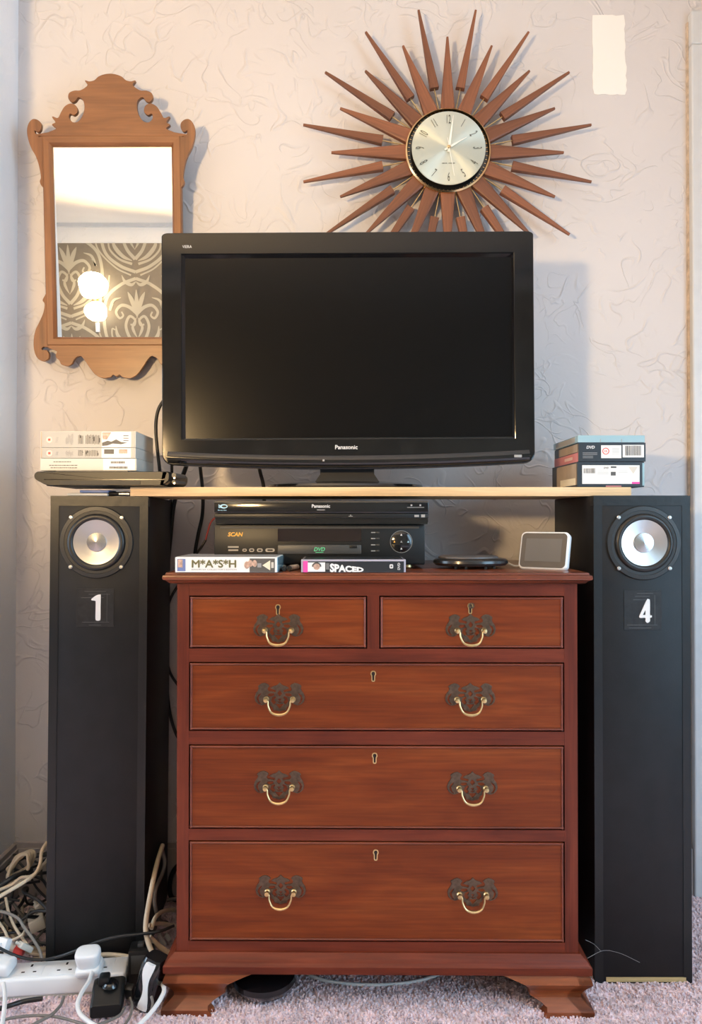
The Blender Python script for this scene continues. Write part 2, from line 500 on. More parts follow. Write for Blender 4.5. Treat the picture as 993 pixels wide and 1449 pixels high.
M['white_pl'] = mat('white_plastic', (0.84, 0.85, 0.86, 1), 0.28)
M['cream_cable'] = mat('cream_cable', (0.60, 0.49, 0.35, 1), 0.5, var=0.1)
M['white_cable'] = mat('white_cable', (0.80, 0.80, 0.79, 1), 0.4)
M['grey_cable'] = mat('grey_cable', (0.20, 0.18, 0.16, 1), 0.5)
M['black_cable'] = mat('black_cable', (0.012, 0.012, 0.013, 1), 0.4)
M['red_cable'] = mat('dark_red_cable', (0.30, 0.03, 0.04, 1), 0.45)
M['glow'] = mat('lit_lamp_globe', (1, 0.9, 0.8, 1), 0.5, emit=(1.0, 0.72, 0.46, 1), estr=6)
M['frost'] = mat('lit_frosted_glass', (0.95, 0.92, 0.85, 1), 0.4, emit=(1.0, 0.88, 0.68, 1), estr=6.5)
M['display'] = mat('grey_display_screen', (0.09, 0.085, 0.082, 1), 0.25, coat=0.3)
M['display_face'] = mat('taupe_display_face', (0.06, 0.05, 0.042, 1), 0.25, coat=0.3)
M['disc_body'] = mat('gunmetal_plastic', (0.025, 0.025, 0.027, 1), 0.25, coat=0.3)
M['disc_lid'] = mat('dark_grey_lid', (0.11, 0.10, 0.10, 1), 0.4)

# ------------------------------------------------------------------ the room
WALL_Y = 1.93
LEFT_X = -0.842
ROOM_L, ROOM_R, ROOM_B, CEIL = -2.5, 1.70, -1.27, 2.40
wb = struct('wall_back', MB().box(LEFT_X - 0.1, ROOM_R + 0.1, WALL_Y, WALL_Y + 0.12, 0, CEIL), M['wall'])
struct('wall_left', MB().box(ROOM_L, LEFT_X, 1.56, WALL_Y + 0.12, 0, CEIL), M['wall_left'])      # chimney breast beside the alcove
wl = MB()
wl.box(ROOM_L - 0.12, ROOM_L, ROOM_B, 0.53, 0, CEIL); wl.box(ROOM_L - 0.12, ROOM_L, 1.37, WALL_Y + 0.12, 0, CEIL); wl.box(ROOM_L - 0.12, ROOM_L, 0.53, 1.37, 2.0, CEIL)
struct('wall_far_left', wl, M['wall_plain'])
gd = MB()
for a, b in ((0.53, 0.60), (1.30, 1.37)): gd.box(ROOM_L - 0.08, ROOM_L - 0.04, a, b, 0, 2.0)
for a, b in ((0.0, 0.12), (0.95, 1.0), (1.93, 2.0)): gd.box(ROOM_L - 0.08, ROOM_L - 0.04, 0.60, 1.30, a, b)
struct('added_door', gd, M['white_paint'])  # unseen door frame added around the left daylight
struct('ceiling', MB().box(ROOM_L - 0.1, ROOM_R + 0.1, ROOM_B - 0.1, WALL_Y + 0.12, CEIL, CEIL + 0.1), M['ceiling'])
# right wall with a window opening behind the camera
wx0, wx1, wz0, wz1 = -0.60, 0.80, 0.20, 2.10
wr = MB()
wr.box(ROOM_R, ROOM_R + 0.12, ROOM_B - 0.1, wx0, 0, CEIL)
wr.box(ROOM_R, ROOM_R + 0.12, wx1, WALL_Y, 0, CEIL)
wr.box(ROOM_R, ROOM_R + 0.12, wx0, wx1, 0, wz0)
wr.box(ROOM_R, ROOM_R + 0.12, wx0, wx1, wz1, CEIL)
struct('wall_right', wr, M['wall_plain'])
wf = MB()
wf.box(ROOM_R + 0.03, ROOM_R + 0.08, wx0, wx1, wz0, wz0 + 0.06); wf.box(ROOM_R + 0.03, ROOM_R + 0.08, wx0, wx1, wz1 - 0.06, wz1)
for y in (wx0, (wx0 + wx1) / 2 - 0.03, wx1 - 0.06): wf.box(ROOM_R + 0.03, ROOM_R + 0.08, y, y + 0.06, wz0, wz1)
struct('window_1', wf, M['white_paint'])
wfront = struct('wall_front', MB().box(ROOM_L, ROOM_R, ROOM_B - 0.12, ROOM_B, 0, CEIL), M['ceiling'])
PAPER_TOP = 2.28
wp = MB().box(ROOM_L, ROOM_R, ROOM_B, ROOM_B + 0.002, 0, PAPER_TOP).build('wallpaper', M['paper'], wfront, smooth=0)
cv = MB(); cv.prism([(ROOM_L, CEIL), (ROOM_R, CEIL), (ROOM_R, CEIL - 0.022), (ROOM_L, CEIL - 0.022)], ROOM_B, ROOM_B + 0.03)
struct('trim_2', cv, M['white_paint'])

# carpet: uneven ground with real tufts where the camera sees it
fl = MB(); nx, ny = 4, 4
struct('floor', MB().box(ROOM_L, ROOM_R, ROOM_B, WALL_Y + 0.1, -0.05, 0.0), M['carpet'])
rc = random.Random(3)
vv = []; ff = []
for i in range(46000):
    y = rc.uniform(1.22, 1.92); half = 0.50 * y + 0.05
    x = rc.uniform(-half, half)
    if x < LEFT_X: continue
    clump = math.sin(x * 61 + 3 * math.sin(y * 47)) * math.sin(y * 73 + 2 * math.sin(x * 39))
    h = 0.0045 + 0.0014 * clump + rc.uniform(-0.001, 0.001); r = rc.uniform(0.0026, 0.0040); a = rc.uniform(0, 6.28)
    tx, ty = rc.uniform(-0.002, 0.002), rc.uniform(-0.002, 0.002)
    n = len(vv)
    for k in range(3):
        vv.append((x + r * math.cos(a + 2.09 * k), y + r * math.sin(a + 2.09 * k), 0.0))
    for k in range(3):
        vv.append((x + tx + 0.6 * r * math.cos(a + 2.09 * k), y + ty + 0.6 * r * math.sin(a + 2.09 * k), h))
    for k in range(3):
        k2 = (k + 1) % 3
        ff.append((n + k, n + k2, n + 3 + k2, n + 3 + k))
    ff.append((n + 3, n + 4, n + 5))
me = bpy.data.meshes.new('carpet_pile'); me.from_pydata(vv, [], ff); me.materials.append(M['carpet'])
tag(link('carpet_pile', me), 'short tufted pile of the dusty pink carpet', 'carpet', kind='stuff')

bb = MB(); bb.box(LEFT_X, 0.85, WALL_Y - 0.016, WALL_Y, 0, 0.118); bb.box(LEFT_X, 0.85, WALL_Y - 0.011, WALL_Y, 0.118, 0.130)
struct('baseboard_back', bb, M['skirting'])
bl = MB(); bl.box(LEFT_X, LEFT_X + 0.016, 1.56, WALL_Y - 0.016, 0, 0.118); bl.box(LEFT_X, LEFT_X + 0.011, 1.56, WALL_Y - 0.016, 0.118, 0.13)
struct('baseboard_left', bl, M['skirting'])
# door frame at the right edge
tr = MB(); TX = W(981, 700, 1.905).x; TZ = W(985, 14, 1.905).z
tr.box(TX, TX + 0.085, 1.905, WALL_Y, 0, TZ - 0.085, bev=0.004)
tr.box(TX, TX + 0.80, 1.905, WALL_Y, TZ - 0.085, TZ, bev=0.004)
t1 = struct('trim_1', tr, M['white_paint'])
MB().box(TX - 0.004, TX, 1.922, WALL_Y, 0, TZ - 0.02).build('bare_edge', M['brown_edge'], t1, smooth=0)
d1 = struct('door_1', MB().box(TX + 0.088, TX + 0.80, 1.915, 1.929, 0.01, TZ - 0.088), M['white_paint'])
# paint sample on the wall
rp = random.Random(5)
x0, z1 = W(838, 22, WALL_Y).x, W(838, 22, WALL_Y).z
x1, z0 = W(886, 134, WALL_Y).x, W(886, 134, WALL_Y).z
pp = []
for k in range(9): pp.append((x0 + (x1 - x0 - 0.006) * k / 8, z1 + rp.uniform(-0.0015, 0.0015)))
for k in range(1, 17): pp.append((x1 - 0.005 + 0.006 * k / 17 + rp.uniform(-0.0022, 0.0022), z1 + (z0 - z1) * k / 17))
for k in range(9): pp.append((x1 - 0.004 - (x1 - x0 - 0.008) * k / 8, z0 + rp.uniform(-0.0012, 0.0012)))
for k in range(1, 12): pp.append((x0 + rp.uniform(-0.001, 0.001), z0 + (z1 - z0) * k / 12))
MB().prism(pp, WALL_Y - 0.0012, WALL_Y).build('paint_patch', M['patch'], wb, smooth=0)['label'] = 'cream rectangle of sample paint on the lilac wall'

# damask print on the wall behind the camera (seen in the mirror)
def ribbon(mb, pts, wfun, z=0.0012, n=8):
    P = smooth_path([(a, b, 0) for a, b in pts], n)
    L_, R_ = [], []
    for i, p in enumerate(P):
        t = (P[min(i + 1, len(P) - 1)] - P[max(i - 1, 0)]).normalized()
        nrm = Vector((-t.y, t.x, 0)); wd = wfun(i / (len(P) - 1))
        L_.append(p + nrm * wd); R_.append(p - nrm * wd)
    vs = [Vector((q.x, z, q.y)) for q in L_] + [Vector((q.x, z, q.y)) for q in R_]
    k = len(P)
    mb.add(vs, [(i, i + 1, k + i + 1, k + i) for i in range(k - 1)])
TW, TH = 0.43, 0.56
half = [
    ([(0.0, 0.02), (0.10, 0.06), (0.19, 0.14), (0.215, 0.28), (0.19, 0.42), (0.10, 0.50), (0.0, 0.54)], lambda t: 0.010),
    ([(0.03, 0.0), (0.13, 0.05), (0.235, 0.16), (0.26, 0.28)], lambda t: 0.005),
    ([(0.0, 0.10), (0.05, 0.16), (0.075, 0.24), (0.05, 0.30), (0.015, 0.28), (0.02, 0.245), (0.045, 0.25)], lambda t: 0.011 * (1 - 0.5 * t)),
    ([(0.0, 0.16), (0.022, 0.20), (0.03, 0.24), (0.0, 0.30)], lambda t: 0.009 * math.sin(PI * min(max(t, .05), .95))),
    ([(0.0, 0.32), (0.05, 0.36), (0.10, 0.37), (0.135, 0.33), (0.115, 0.29), (0.09, 0.305), (0.10, 0.33)], lambda t: 0.012 * (1 - 0.6 * t)),
    ([(0.0, 0.30), (0.03, 0.40), (0.055, 0.455)], lambda t: 0.014 * math.sin(PI * (0.08 + 0.88 * t))),
    ([(0.0, 0.30), (0.0, 0.38), (0.0, 0.47)], lambda t: 0.014 * math.sin(PI * (0.08 + 0.88 * t))),
    ([(0.02, 0.09), (0.08, 0.12), (0.13, 0.18), (0.14, 0.24)], lambda t: 0.013 * math.sin(PI * (0.06 + 0.9 * t))),
    ([(0.02, 0.07), (0.10, 0.10), (0.16, 0.16), (0.165, 0.22), (0.145, 0.215)], lambda t: 0.008 * (1 - 0.5 * t)),
    ([(0.10, 0.42), (0.15, 0.40), (0.175, 0.34), (0.15, 0.38)], lambda t: 0.009 * math.sin(PI * (0.06 + 0.9 * t))),
    ([(0.0, 0.52), (0.03, 0.50), (0.07, 0.52), (0.09, 0.56)], lambda t: 0.011 * math.sin(PI * (0.06 + 0.9 * t))),
]
mb = MB()
for k, (pts, wf_) in enumerate(half):
    ribbon(mb, pts, wf_, z=0.0010 + 0.0002 * k)
    if max(abs(a) for a, b in pts) > 1e-6: ribbon(mb, [(-a, b) for a, b in pts], wf_, z=0.0011 + 0.0002 * k)
mm = mb.mesh('wallpaper_motif', M['paper_print'], smooth=0)
row = 0
ncol = 10
for c in range(ncol):
    for r_ in range(-1, 9):
        z = PAPER_TOP - 0.20 - r_ * TH / 1.0 - (TH / 2 if c % 2 else 0)
        x = ROOM_L + 0.25 + c * TW
        if x > ROOM_R - 0.2 or z < 0.02 or z + TH > PAPER_TOP + 0.001: continue
        o = link('wallpaper_motif', mm, wp); o.location = (x, ROOM_B + 0.0022, z)
# partial motifs cut off by the border at the top
bm0 = bmesh.new(); bm0.from_mesh(mm)
for c in range(ncol):
    x = ROOM_L + 0.25 + c * TW
    if x > ROOM_R - 0.2: continue
    zs = [PAPER_TOP - 0.20 - r_ * TH - (TH / 2 if c % 2 else 0) for r_ in range(-1, 9)]
    for z in zs:
        if z < PAPER_TOP and z + TH > PAPER_TOP + 0.001:
            b2 = bm0.copy()
            bmesh.ops.bisect_plane(b2, geom=b2.verts[:] + b2.edges[:] + b2.faces[:], plane_co=(0, 0, PAPER_TOP - z), plane_no=(0, 0, 1), clear_outer=True)
            m3 = bpy.data.meshes.new('wallpaper_motif_cut'); b2.to_mesh(m3); b2.free(); m3.materials.append(M['paper_print'])
            o = link('wallpaper_motif', m3, wp); o.location = (x, ROOM_B + 0.0022, z)
bm0.free()

# ------------------------------------------------------------------ lamps behind the camera
t = thing('floor_lamp', (LAMP.x - 0.05, LAMP.y - 0.12, 0), 'floor uplighter with a dark cone shade tipped towards the alcove, behind the camera', 'lamp')
MB().lathe([(0, 0), (0.13, 0), (0.13, 0.012), (0.02, 0.03), (0, 0.03)], seg=28).build('base', M['player'], t)
MB().lathe([(0.011, 0.02), (0.011, LAMP.z - 0.02)], seg=12).build('pole', M['player'], t)
la = (LAMP_AIM - LAMP).normalized(); lq = la.to_track_quat('Z', 'Y').to_matrix().to_4x4()
LM = Matrix.Translation(LAMP - t.location) @ lq
MB().lathe([(0.028, -0.13), (0.040, -0.125), (0.098, -0.012), (0.095, -0.012), (0.037, -0.120), (0.0, -0.120)], seg=36, M=LM).build('shade', M['player'], t)
MB().lathe([(0.0, -0.10), (0.020, -0.095), (0.030, -0.075), (0.030, -0.055), (0.0, -0.035)], seg=20, M=LM).build('bulb', M['glow'], t)
ld = bpy.data.lights.new('lamp_light', 'SPOT'); ld.energy = LAMP_POWER; ld.color = LAMP_COLOUR
ld.spot_size = R(138); ld.spot_blend = 0.28; ld.shadow_soft_size = 0.085
lo = bpy.data.objects.new('lamp_light', ld); COL.objects.link(lo); lo.location = LAMP
lo.rotation_euler = la.to_track_quat('-Z', 'Y').to_euler()

# ------------------------------------------------------------------ wall mirror
MY = 1.885; MS = F / MY
def mz(zx, zy):                                    # pixel of the 3.083x crop -> local mirror coordinates
    px, py = zx / 3.083, 90 + zy / 3.083
    p = W(px, py, MY); return (p.x - MO.x, p.z - MO.z)
MO = W(500 / 3.083, 90 + 1225 / 3.083, MY)
mir = thing('wall_mirror', (MO.x, WALL_Y - 0.022, MO.z), 'wooden fretwork wall mirror with scrolled crest and ears, left of the television', 'mirror', rot=(R(4), 0, 0))
crest_r = [(795, 337), (770, 322), (745, 312), (736, 304), (753, 290), (738, 280), (752, 257), (728, 263), (714, 240), (697, 215), (672, 203), (650, 213), (645, 236), (660, 249), (674, 243), (681, 250), (680, 266), (664, 281), (640, 277), (620, 250), (612, 216), (618, 188), (638, 175), (652, 190), (667, 195), (680, 181), (677, 160), (655, 150), (630, 149), (606, 136), (597, 124), (607, 108), (590, 112), (568, 107), (550, 92), (526, 83), (502, 80)]
def mirror_pts(half_pts, cx=501):
    return half_pts + [(2 * cx - a, b) for a, b in half_pts[::-1][1:]]
def fret(name, pts, mat_, thick=0.011, y=-0.006, n=4, mirrored=False):
    pl = [mz(a, b) for a, b in pts]
    pl = sm2(pl, n)
    me = plate_mesh(pl, (), thick, 0.0008); me.materials.append(mat_)
    o = link(name, me, mir); o.location.y = y
    return o
fret('crest', mirror_pts(crest_r), M['oak_x'])
ear_t = [(793, 345), (812, 341), (827, 327), (829, 312), (815, 319), (803, 308), (801, 286), (815, 271), (835, 268), (852, 284), (860, 312), (857, 346), (845, 385), (826, 420), (813, 460), (806, 508), (811, 527), (804, 545), (793, 546), (793, 480), (793, 410)]
ear_b = [(205, 1006), (196, 1015), (188, 1031), (196, 1046), (190, 1082), (172, 1122), (152, 1162), (143, 1210), (146, 1252), (159, 1280), (181, 1292), (202, 1284), (207, 1265), (197, 1246), (181, 1246), (175, 1238), (186, 1229), (205, 1225), (205, 1150), (205, 1080)]
flip = lambda pts: [(1001 - a, b) for a, b in pts]
for pts in (ear_t, flip(ear_t), ear_b, flip(ear_b)):
    fret('ear_scroll', pts, M['oak'])
pend = [(768, 1222), (758, 1250), (764, 1272), (748, 1290), (740, 1306), (718, 1313), (697, 1305), (682, 1281), (656, 1270), (636, 1290), (616, 1320), (592, 1350), (562, 1365), (530, 1362), (516, 1351), (501, 1358)]
fret('apron', mirror_pts(pend), M['oak_x'])
fx0, fz1 = mz(203, 335); fx1, fz0 = mz(797, 1226)
gx0, gz1 = mz(244, 377); gx1, gz0 = mz(755, 1187)
def rail(poly_front, poly_in, nm, m_):
    pass
def frame_rail(a, b, c, d, nm, m_):
    """a,b outer corners, c,d inner corners (c beside b): mitred moulding, high outside, sloping to the glass"""
    def at(p, y): return Vector((p[0], y, p[1]))
    def mix(p, q, s): return (p[0] + (q[0] - p[0]) * s, p[1] + (q[1] - p[1]) * s)
    secs = []
    for (o_, i_) in ((a, d), (b, c)):
        secs.append([at(o_, 0.0), at(o_, -0.016), at(mix(o_, i_, 0.12), -0.019), at(mix(o_, i_, 0.72), -0.019), at(mix(o_, i_, 0.86), -0.016), at(i_, -0.011), at(i_, 0.0)])
    MB().loft(secs).build(nm, m_, mir, smooth=30)
TLo, TRo, BLo, BRo = (fx0, fz1), (fx1, fz1), (fx0, fz0), (fx1, fz0)
TLi, TRi, BLi, BRi = (gx0, gz1), (gx1, gz1), (gx0, gz0), (gx1, gz0)
frame_rail(TLo, TRo, TRi, TLi, 'frame_rail', M['oak_x']); frame_rail(BRo, BLo, BLi, BRi, 'frame_rail', M['oak_x'])
frame_rail(BLo, TLo, TLi, BLi, 'frame_stile', M['oak']); frame_rail(TRo, BRo, BRi, TRi, 'frame_stile', M['oak'])
MB().box(gx0 - 0.004, gx1 + 0.004, -0.008, -0.004, gz0 - 0.004, gz1 + 0.004).build('glass', M['mirror'], mir, smooth=0)
MB().box(fx0 + 0.004, fx1 - 0.004, -0.003, 0.003, fz0 + 0.004, fz1 - 0.004).build('backboard', M['oak'], mir, smooth=0)

# ------------------------------------------------------------------ sunburst clock
CY = 1.885
CO = W(633, 216, CY); CS = F / CY
clk = thing('sunburst_clock', (CO.x, WALL_Y, CO.z), 'teak sunburst wall clock with silver dial above the television', 'clock')
FY = CY - WALL_Y                                    # local y of the ray plane
def wedge(r0, r1, w0, w1, t0, t1, ang, yc):
    a = R(ang); d = Vector((math.sin(a), 0, math.cos(a))); n = Vector((math.cos(a), 0, -math.sin(a)))
    return d, n
def ray_mesh(r0, r1, w0, w1, t0, t1):
    mb = MB(); rings = []
    for r_, w_, t_ in ((r0, w0, t0), (r0 + (r1 - r0) * .5, (w0 + w1) / 2, (t0 + t1) / 2), (r1, w1, t1)):
        rings.append([Vector((-w_ / 2, t_ / 2, r_)), Vector((-w_ / 2, -t_ / 2 * 0.8, r_)), Vector((-w_ / 2 * 0.8, -t_ / 2, r_)), Vector((w_ / 2 * 0.8, -t_ / 2, r_)), Vector((w_ / 2, -t_ / 2 * 0.8, r_)), Vector((w_ / 2, t_ / 2, r_))])
    mb.loft(rings)
    return mb
px2m = 1 / CS
short_me = ray_mesh(0.1005, 165 * px2m, 0.036, 0.0050, 0.016, 0.006).mesh('short_ray', M['teak'], 20)
long_me = ray_mesh(94 * px2m, 209 * px2m, 0.022, 0.0052, 0.016, 0.006).mesh('long_ray', M['teak'], 20)
rod_me = MB().tube([(0, 0, 0.09), (0, 0, 100 * px2m)], 0.0016, seg=8, smooth=False).mesh('rod', M['brass'], 40)
for k in range(16):
    o = link('short_ray', short_me, clk); o.location = (0, FY, 0); o.rotation_euler = (0, R(22.5 * k), 0)
    for nm, me_ in (('long_ray', long_me), ('rod', rod_me)):
        o = link(nm, me_, clk); o.location = (0, FY + 0.004, 0); o.rotation_euler = (0, R(22.5 * k + 11.25), 0)
MB().lathe([(0, 0.0), (0.092, 0.0), (0.0995, 0.02), (0.0995, 0.05), (0.0, 0.05)], axis='y', seg=64).build('case', M['black_ring'], clk)
MB().lathe([(0.0992, 0.048), (0.0992, 0.058), (0.1008, 0.061), (0.1045, 0.058), (0.1050, 0.046), (0.0992, 0.044)], axis='y', seg=72, ring=True).build('bezel', M['gold'], clk)
dl = MB().lathe([(0, 0.0695), (0.080, 0.0692), (0.0900, 0.0685), (0.0905, 0.0670), (0, 0.0670)], axis='y', seg=72).build('dial', M['clock_face'], clk)
# radial brushing on the dial
nt = M['clock_face'].node_tree
tg = nt.nodes.new('ShaderNodeTangent'); tg.direction_type = 'RADIAL'; tg.axis = 'Y'
nt.links.new(tg.outputs[0], nt.nodes['Principled BSDF'].inputs['Tangent'])
nt.nodes['Principled BSDF'].inputs['Anisotropic'].default_value = 0.85
nt2 = M['cone'].node_tree
tg = nt2.nodes.new('ShaderNodeTangent'); tg.direction_type = 'RADIAL'; tg.axis = 'Y'
nt2.links.new(tg.outputs[0], nt2.nodes['Principled BSDF'].inputs['Tangent'])
nt2.nodes['Principled BSDF'].inputs['Anisotropic'].default_value = 0.6
nt3 = M['cap'].node_tree
tg = nt3.nodes.new('ShaderNodeTangent'); tg.direction_type = 'RADIAL'; tg.axis = 'Y'
nt3.links.new(tg.outputs[0], nt3.nodes['Principled BSDF'].inputs['Tangent'])
nt3.nodes['Principled BSDF'].inputs['Anisotropic'].default_value = 0.8
for k in range(60):                                  # minute ticks on the black ring round the dial
    a = R(6 * k)
    if k % 5 == 0 or True:
        o = MB().box(-0.0005, 0.0005, -0.0512, -0.050, 0.0940, 0.0985) if k == 0 else None
        if o: tick_me = o.mesh('minute_tick', M['gold'], 0)
        o = link('minute_tick', tick_me, clk); o.rotation_euler = (0, a, 0)
for n_ in range(1, 13):
    a = R(30 * n_); rr = 0.0705
    me = text_mesh(str(n_), 0.0215, xs=0.42)
    me.materials.append(M['numeral'])
    o = link('numeral', me, dl); o.location = (rr * math.sin(a), -0.0702, rr * math.cos(a))
    o.rotation_euler = (0, a + (PI if 4 <= n_ <= 8 else 0), 0)
def hand(nm, ang, L, w_, tail, y, m_):
    pl = [(-w_ * 0.35, -tail), (w_ * 0.35, -tail), (w_ / 2, 0.0), (w_ * 0.42, L * 0.3), (0.0004, L), (-0.0004, L), (-w_ * 0.42, L * 0.3), (-w_ / 2, 0)]
    o = MB().prism(pl, -0.0009, 0).build(nm, m_, clk, smooth=0)
    o.location = (0, y, 0); o.rotation_euler = (0, R(ang), 0)
hand('hour_hand', 60, 0.050, 0.0052, 0.012, -0.0720, M['hand'])
hand('minute_hand', 8, 0.078, 0.0062, 0.012, -0.0740, M['hand'])
hand('second_hand', 170, 0.072, 0.0016, 0.022, -0.0760, M['hand'])
MB().lathe([(0, 0.078), (0.003, 0.0775), (0.0045, 0.076), (0.0045, 0.069), (0, 0.069)], axis='y', seg=20).build('hub', M['gold'], clk)
mk = MB()
for k, (x_, wd) in enumerate(((-0.013, 0.010), (-0.0065, 0.006), (0.001, 0.004), (0.006, 0.008), (0.0125, 0.006))): mk.box(x_ - wd / 3, x_ + wd / 3, -0.0703, -0.0699, -0.0385, -0.0370)
mk.build('maker_print', M['numeral'], dl, smooth=0)

# ------------------------------------------------------------------ tall speakers
SPZ = 0.985
def speaker(origin, rot, wd, label, num, side):
    t = thing('tower_speaker', origin, label, 'speaker', rot=rot, group='pair of tall black speakers')
    h = wd / 2
    MB().box(-h, h, 0, 0.30, 0, SPZ, bev=0.0015).build('cabinet', M['spk'], t)
    tp = MB()
    tp.box(-h - 0.0006, h + 0.0006, -0.0012, 0.02, SPZ - 0.020, SPZ + 0.0005); tp.build('tape_strip', M['tape'], t, smooth=0)
    for s in (-1, 1):
        MB().box(s * (h - 0.008) - 0.0085, s * (h - 0.008) + 0.0085, -0.0008, 0.003, 0.002, SPZ - 0.020).build('tape_strip', M['tape'], t, smooth=0)
    cz = SPZ - 0.0955; cx = (-0.005 if side < 0 else 0.003)
    dr = MB().lathe([(0.058, 0.000), (0.0745, 0.000), (0.0755, 0.002), (0.0740, 0.0045), (0.066, 0.0050), (0.0655, 0.0038), (0.0590, 0.0036), (0.058, 0.001)], (cx, 0, cz), 'y', 72, ring=True).build('driver_ring', M['ring'], t)
    MB().lathe([(0.0595, 0.003)] + [(0.0527 + 0.0068 * math.cos(PI * k / 10), 0.003 + 0.0075 * math.sin(PI * k / 10)) for k in range(1, 10)] + [(0.0459, 0.003), (0.0459, 0.0004), (0.0595, 0.0004)], (cx, 0, cz), 'y', 72, ring=True).build('rubber_surround', M['rubber'], dr)
    # the cone is centred on its own origin so that its brushing runs round it
    c = MB().lathe([(0.0468, 0.0062), (0.040, 0.0050), (0.030, 0.0028), (0.018, 0.0006), (0.018, 0.0003), (0.0468, 0.0004)], (0, 0, 0), 'y', 72, ring=True).build('cone', M['cone'], dr); c.location = (cx, 0, cz)
    c = MB().lathe([(0.0200, 0.0004), (0.0200, 0.0030), (0.0195, 0.0036), (0.010, 0.0052), (0.0, 0.0066)], (0, 0, 0), 'y', 48).build('dust_cap', M['cap'], dr); c.location = (cx, 0, cz)
    for sx in (-1, 1):
        for sz in (-1, 1):
            s_ = MB().lathe([(0.0042, 0), (0.0042, 0.0018), (0.003, 0.0030), (0.0012, 0.0031), (0.0010, 0.0022), (0, 0.0022)], (0, 0, 0), 'y', 14).build('screw', M['steel'], dr)
            s_.location = (cx + sx * 0.0515, -0.0044, cz + sz * 0.0515)
    # taped-on number
    nz = SPZ - 0.232; nx_ = cx + (0.0 if side < 0 else 0.0)
    pt = MB(); pt.box(nx_ - 0.040, nx_ + 0.036, -0.0009, 0.002, nz - 0.040, nz + 0.040); p_ = pt.build('clear_tape_patch', M['cleartape'], t, smooth=0)
    sc = MB(); rr_ = random.Random(num)
    for k in range(5):
        z_ = nz + (0.028, 0.021, 0.034, -0.030, -0.036)[k]; a_ = nx_ - rr_.uniform(0.012, 0.036); b_ = nx_ + rr_.uniform(0.010, 0.032)
        sc.box(a_, b_, -0.0013, -0.0005, z_ - 0.0004, z_ + 0.0004)
    sc.box(nx_ + 0.022, nx_ + 0.0227, -0.0013, -0.0005, nz - 0.03, nz + 0.03)
    sc.build('tape_edge', M['scuff'], p_, smooth=0)
    if num == 1:
        pl = sm2([(-0.0135, 0.017), (-0.012, 0.0195), (-0.004, 0.0255), (0.0035, 0.0275), (0.0055, 0.025), (0.0055, 0.0), (0.0055, -0.023), (0.003, -0.0265), (-0.002, -0.0265), (-0.0045, -0.023), (-0.0045, -0.005), (-0.0045, 0.0125), (-0.006, 0.0145), (-0.012, 0.0155)], 4)
        me_ = plate_mesh(pl, (), 0.0014)
    else:
        out = sm2([(0.002, 0.0235), (0.0055, 0.0245), (0.0078, 0.022), (0.008, 0.008), (0.008, -0.0075), (0.0115, -0.0085), (0.0115, -0.0125), (0.008, -0.0135), (0.0078, -0.020), (0.003, -0.0235), (-0.001, -0.020), (-0.0012, -0.0135), (-0.011, -0.0135), (-0.0135, -0.0115), (-0.012, -0.0065), (-0.005, 0.009)], 4)
        hole = [(-0.001, 0.003), (-0.001, -0.0075), (-0.0065, -0.0075)]
        me_ = plate_mesh(out, (hole,), 0.0014)
    me_.materials.append(M['number'])
    o = link('number', me_, t); o.location = (nx_ + 0.004, -0.0009, nz + (0.0 if num == 1 else -0.002)); o['label'] = 'white number %d stuck on the front' % num
    if side > 0:
        MB().box(-h + 0.022, h - 0.012, -0.0012, 0.004, 0.004, 0.013).build('bare_wood_edge', M['rawwood'], t, smooth=0)
    return t
pl_ = W(139, 1368, 1.60)
spL = speaker((W(139, 705, 1.60).x - 0.004, 1.60, 0), (0, R(0.4), R(4.2)), 0.198, 'tall black speaker with a white number 1, left of the chest', 1, -1)
pr_ = W(908.5, 900, 1.557)
spR = speaker((pr_.x, 1.557, 0), (0, R(0.0), 0), 0.195, 'tall black speaker with a white number 4, right of the chest', 4, 1)

# ------------------------------------------------------------------ shelf board across the speakers
SHT = SPZ + 0.0195
sx0, sx1 = W(184, 695, 1.60).x, W(893, 695, 1.60).x
t = tag(MB().box(sx0, sx1, 1.60, 1.86, SPZ + 0.0006, SHT, bev=0.001).build('shelf_board', M['pine']), 'pale pine board laid across the tops of the two speakers', 'shelf')

# ------------------------------------------------------------------ television
TY = 1.62; TK = TY / F
tvo = W(491, 690, TY)
tv = thing('television', (tvo.x, TY, SHT), 'black flat screen television standing on the pine board', 'television')
bod = bpy.data.objects.new('panel_roll', None)
def tvp(px, py, y=0.0):
    p = W(px, py, TY); return (p.x - tv.location.x, p.z - tv.location.z)
RO = R(0.30)
xL, zT = tvp(231.5, 331); xR, _ = tvp(753, 331); _, zB = tvp(400, 656); _, zC = tvp(492, 663)
sxL, szT = tvp(257, 359); sxR, szB = tvp(728, 622)
cxm, czm = (xL + xR) / 2, (zT + zB) / 2
rollM = Matrix.Translation((cxm, 0, czm)) @ Matrix.Rotation(-RO, 4, 'Y') @ Matrix.Translation((-cxm, 0, -czm))
def tv_outline(inset=0.0, r=0.012):
    pts = []
    n = 6
    for cx_, cz_, a0, rr in ((xR - r, zT - r * 0.5, 0, r), (xL + r, zT - r * .5, 90, r)):
        for k in range(n + 1):
            a = R(a0 + 90 * k / n); pts.append((cx_ + (rr - inset) * math.cos(a), cz_ + (rr * .5 - inset) * math.sin(a)))
    r2 = 0.022
    for k in range(n + 1):
        a = R(180 + 85 * k / n); pts.append((xL + r2 + (r2 - inset) * math.cos(a), zB + r2 + (r2 - inset) * math.sin(a)))
    for k in range(1, 16):
        s = k / 16; pts.append((xL + r2 + (xR - xL - 2 * r2) * s, zB + (zC - zB) * (1 - (2 * s - 1) ** 2) + inset))
    for k in range(n + 1):
        a = R(275 + 85 * k / n); pts.append((xR - r2 + (r2 - inset) * math.cos(a), zB + r2 + (r2 - inset) * math.sin(a)))
    return pts
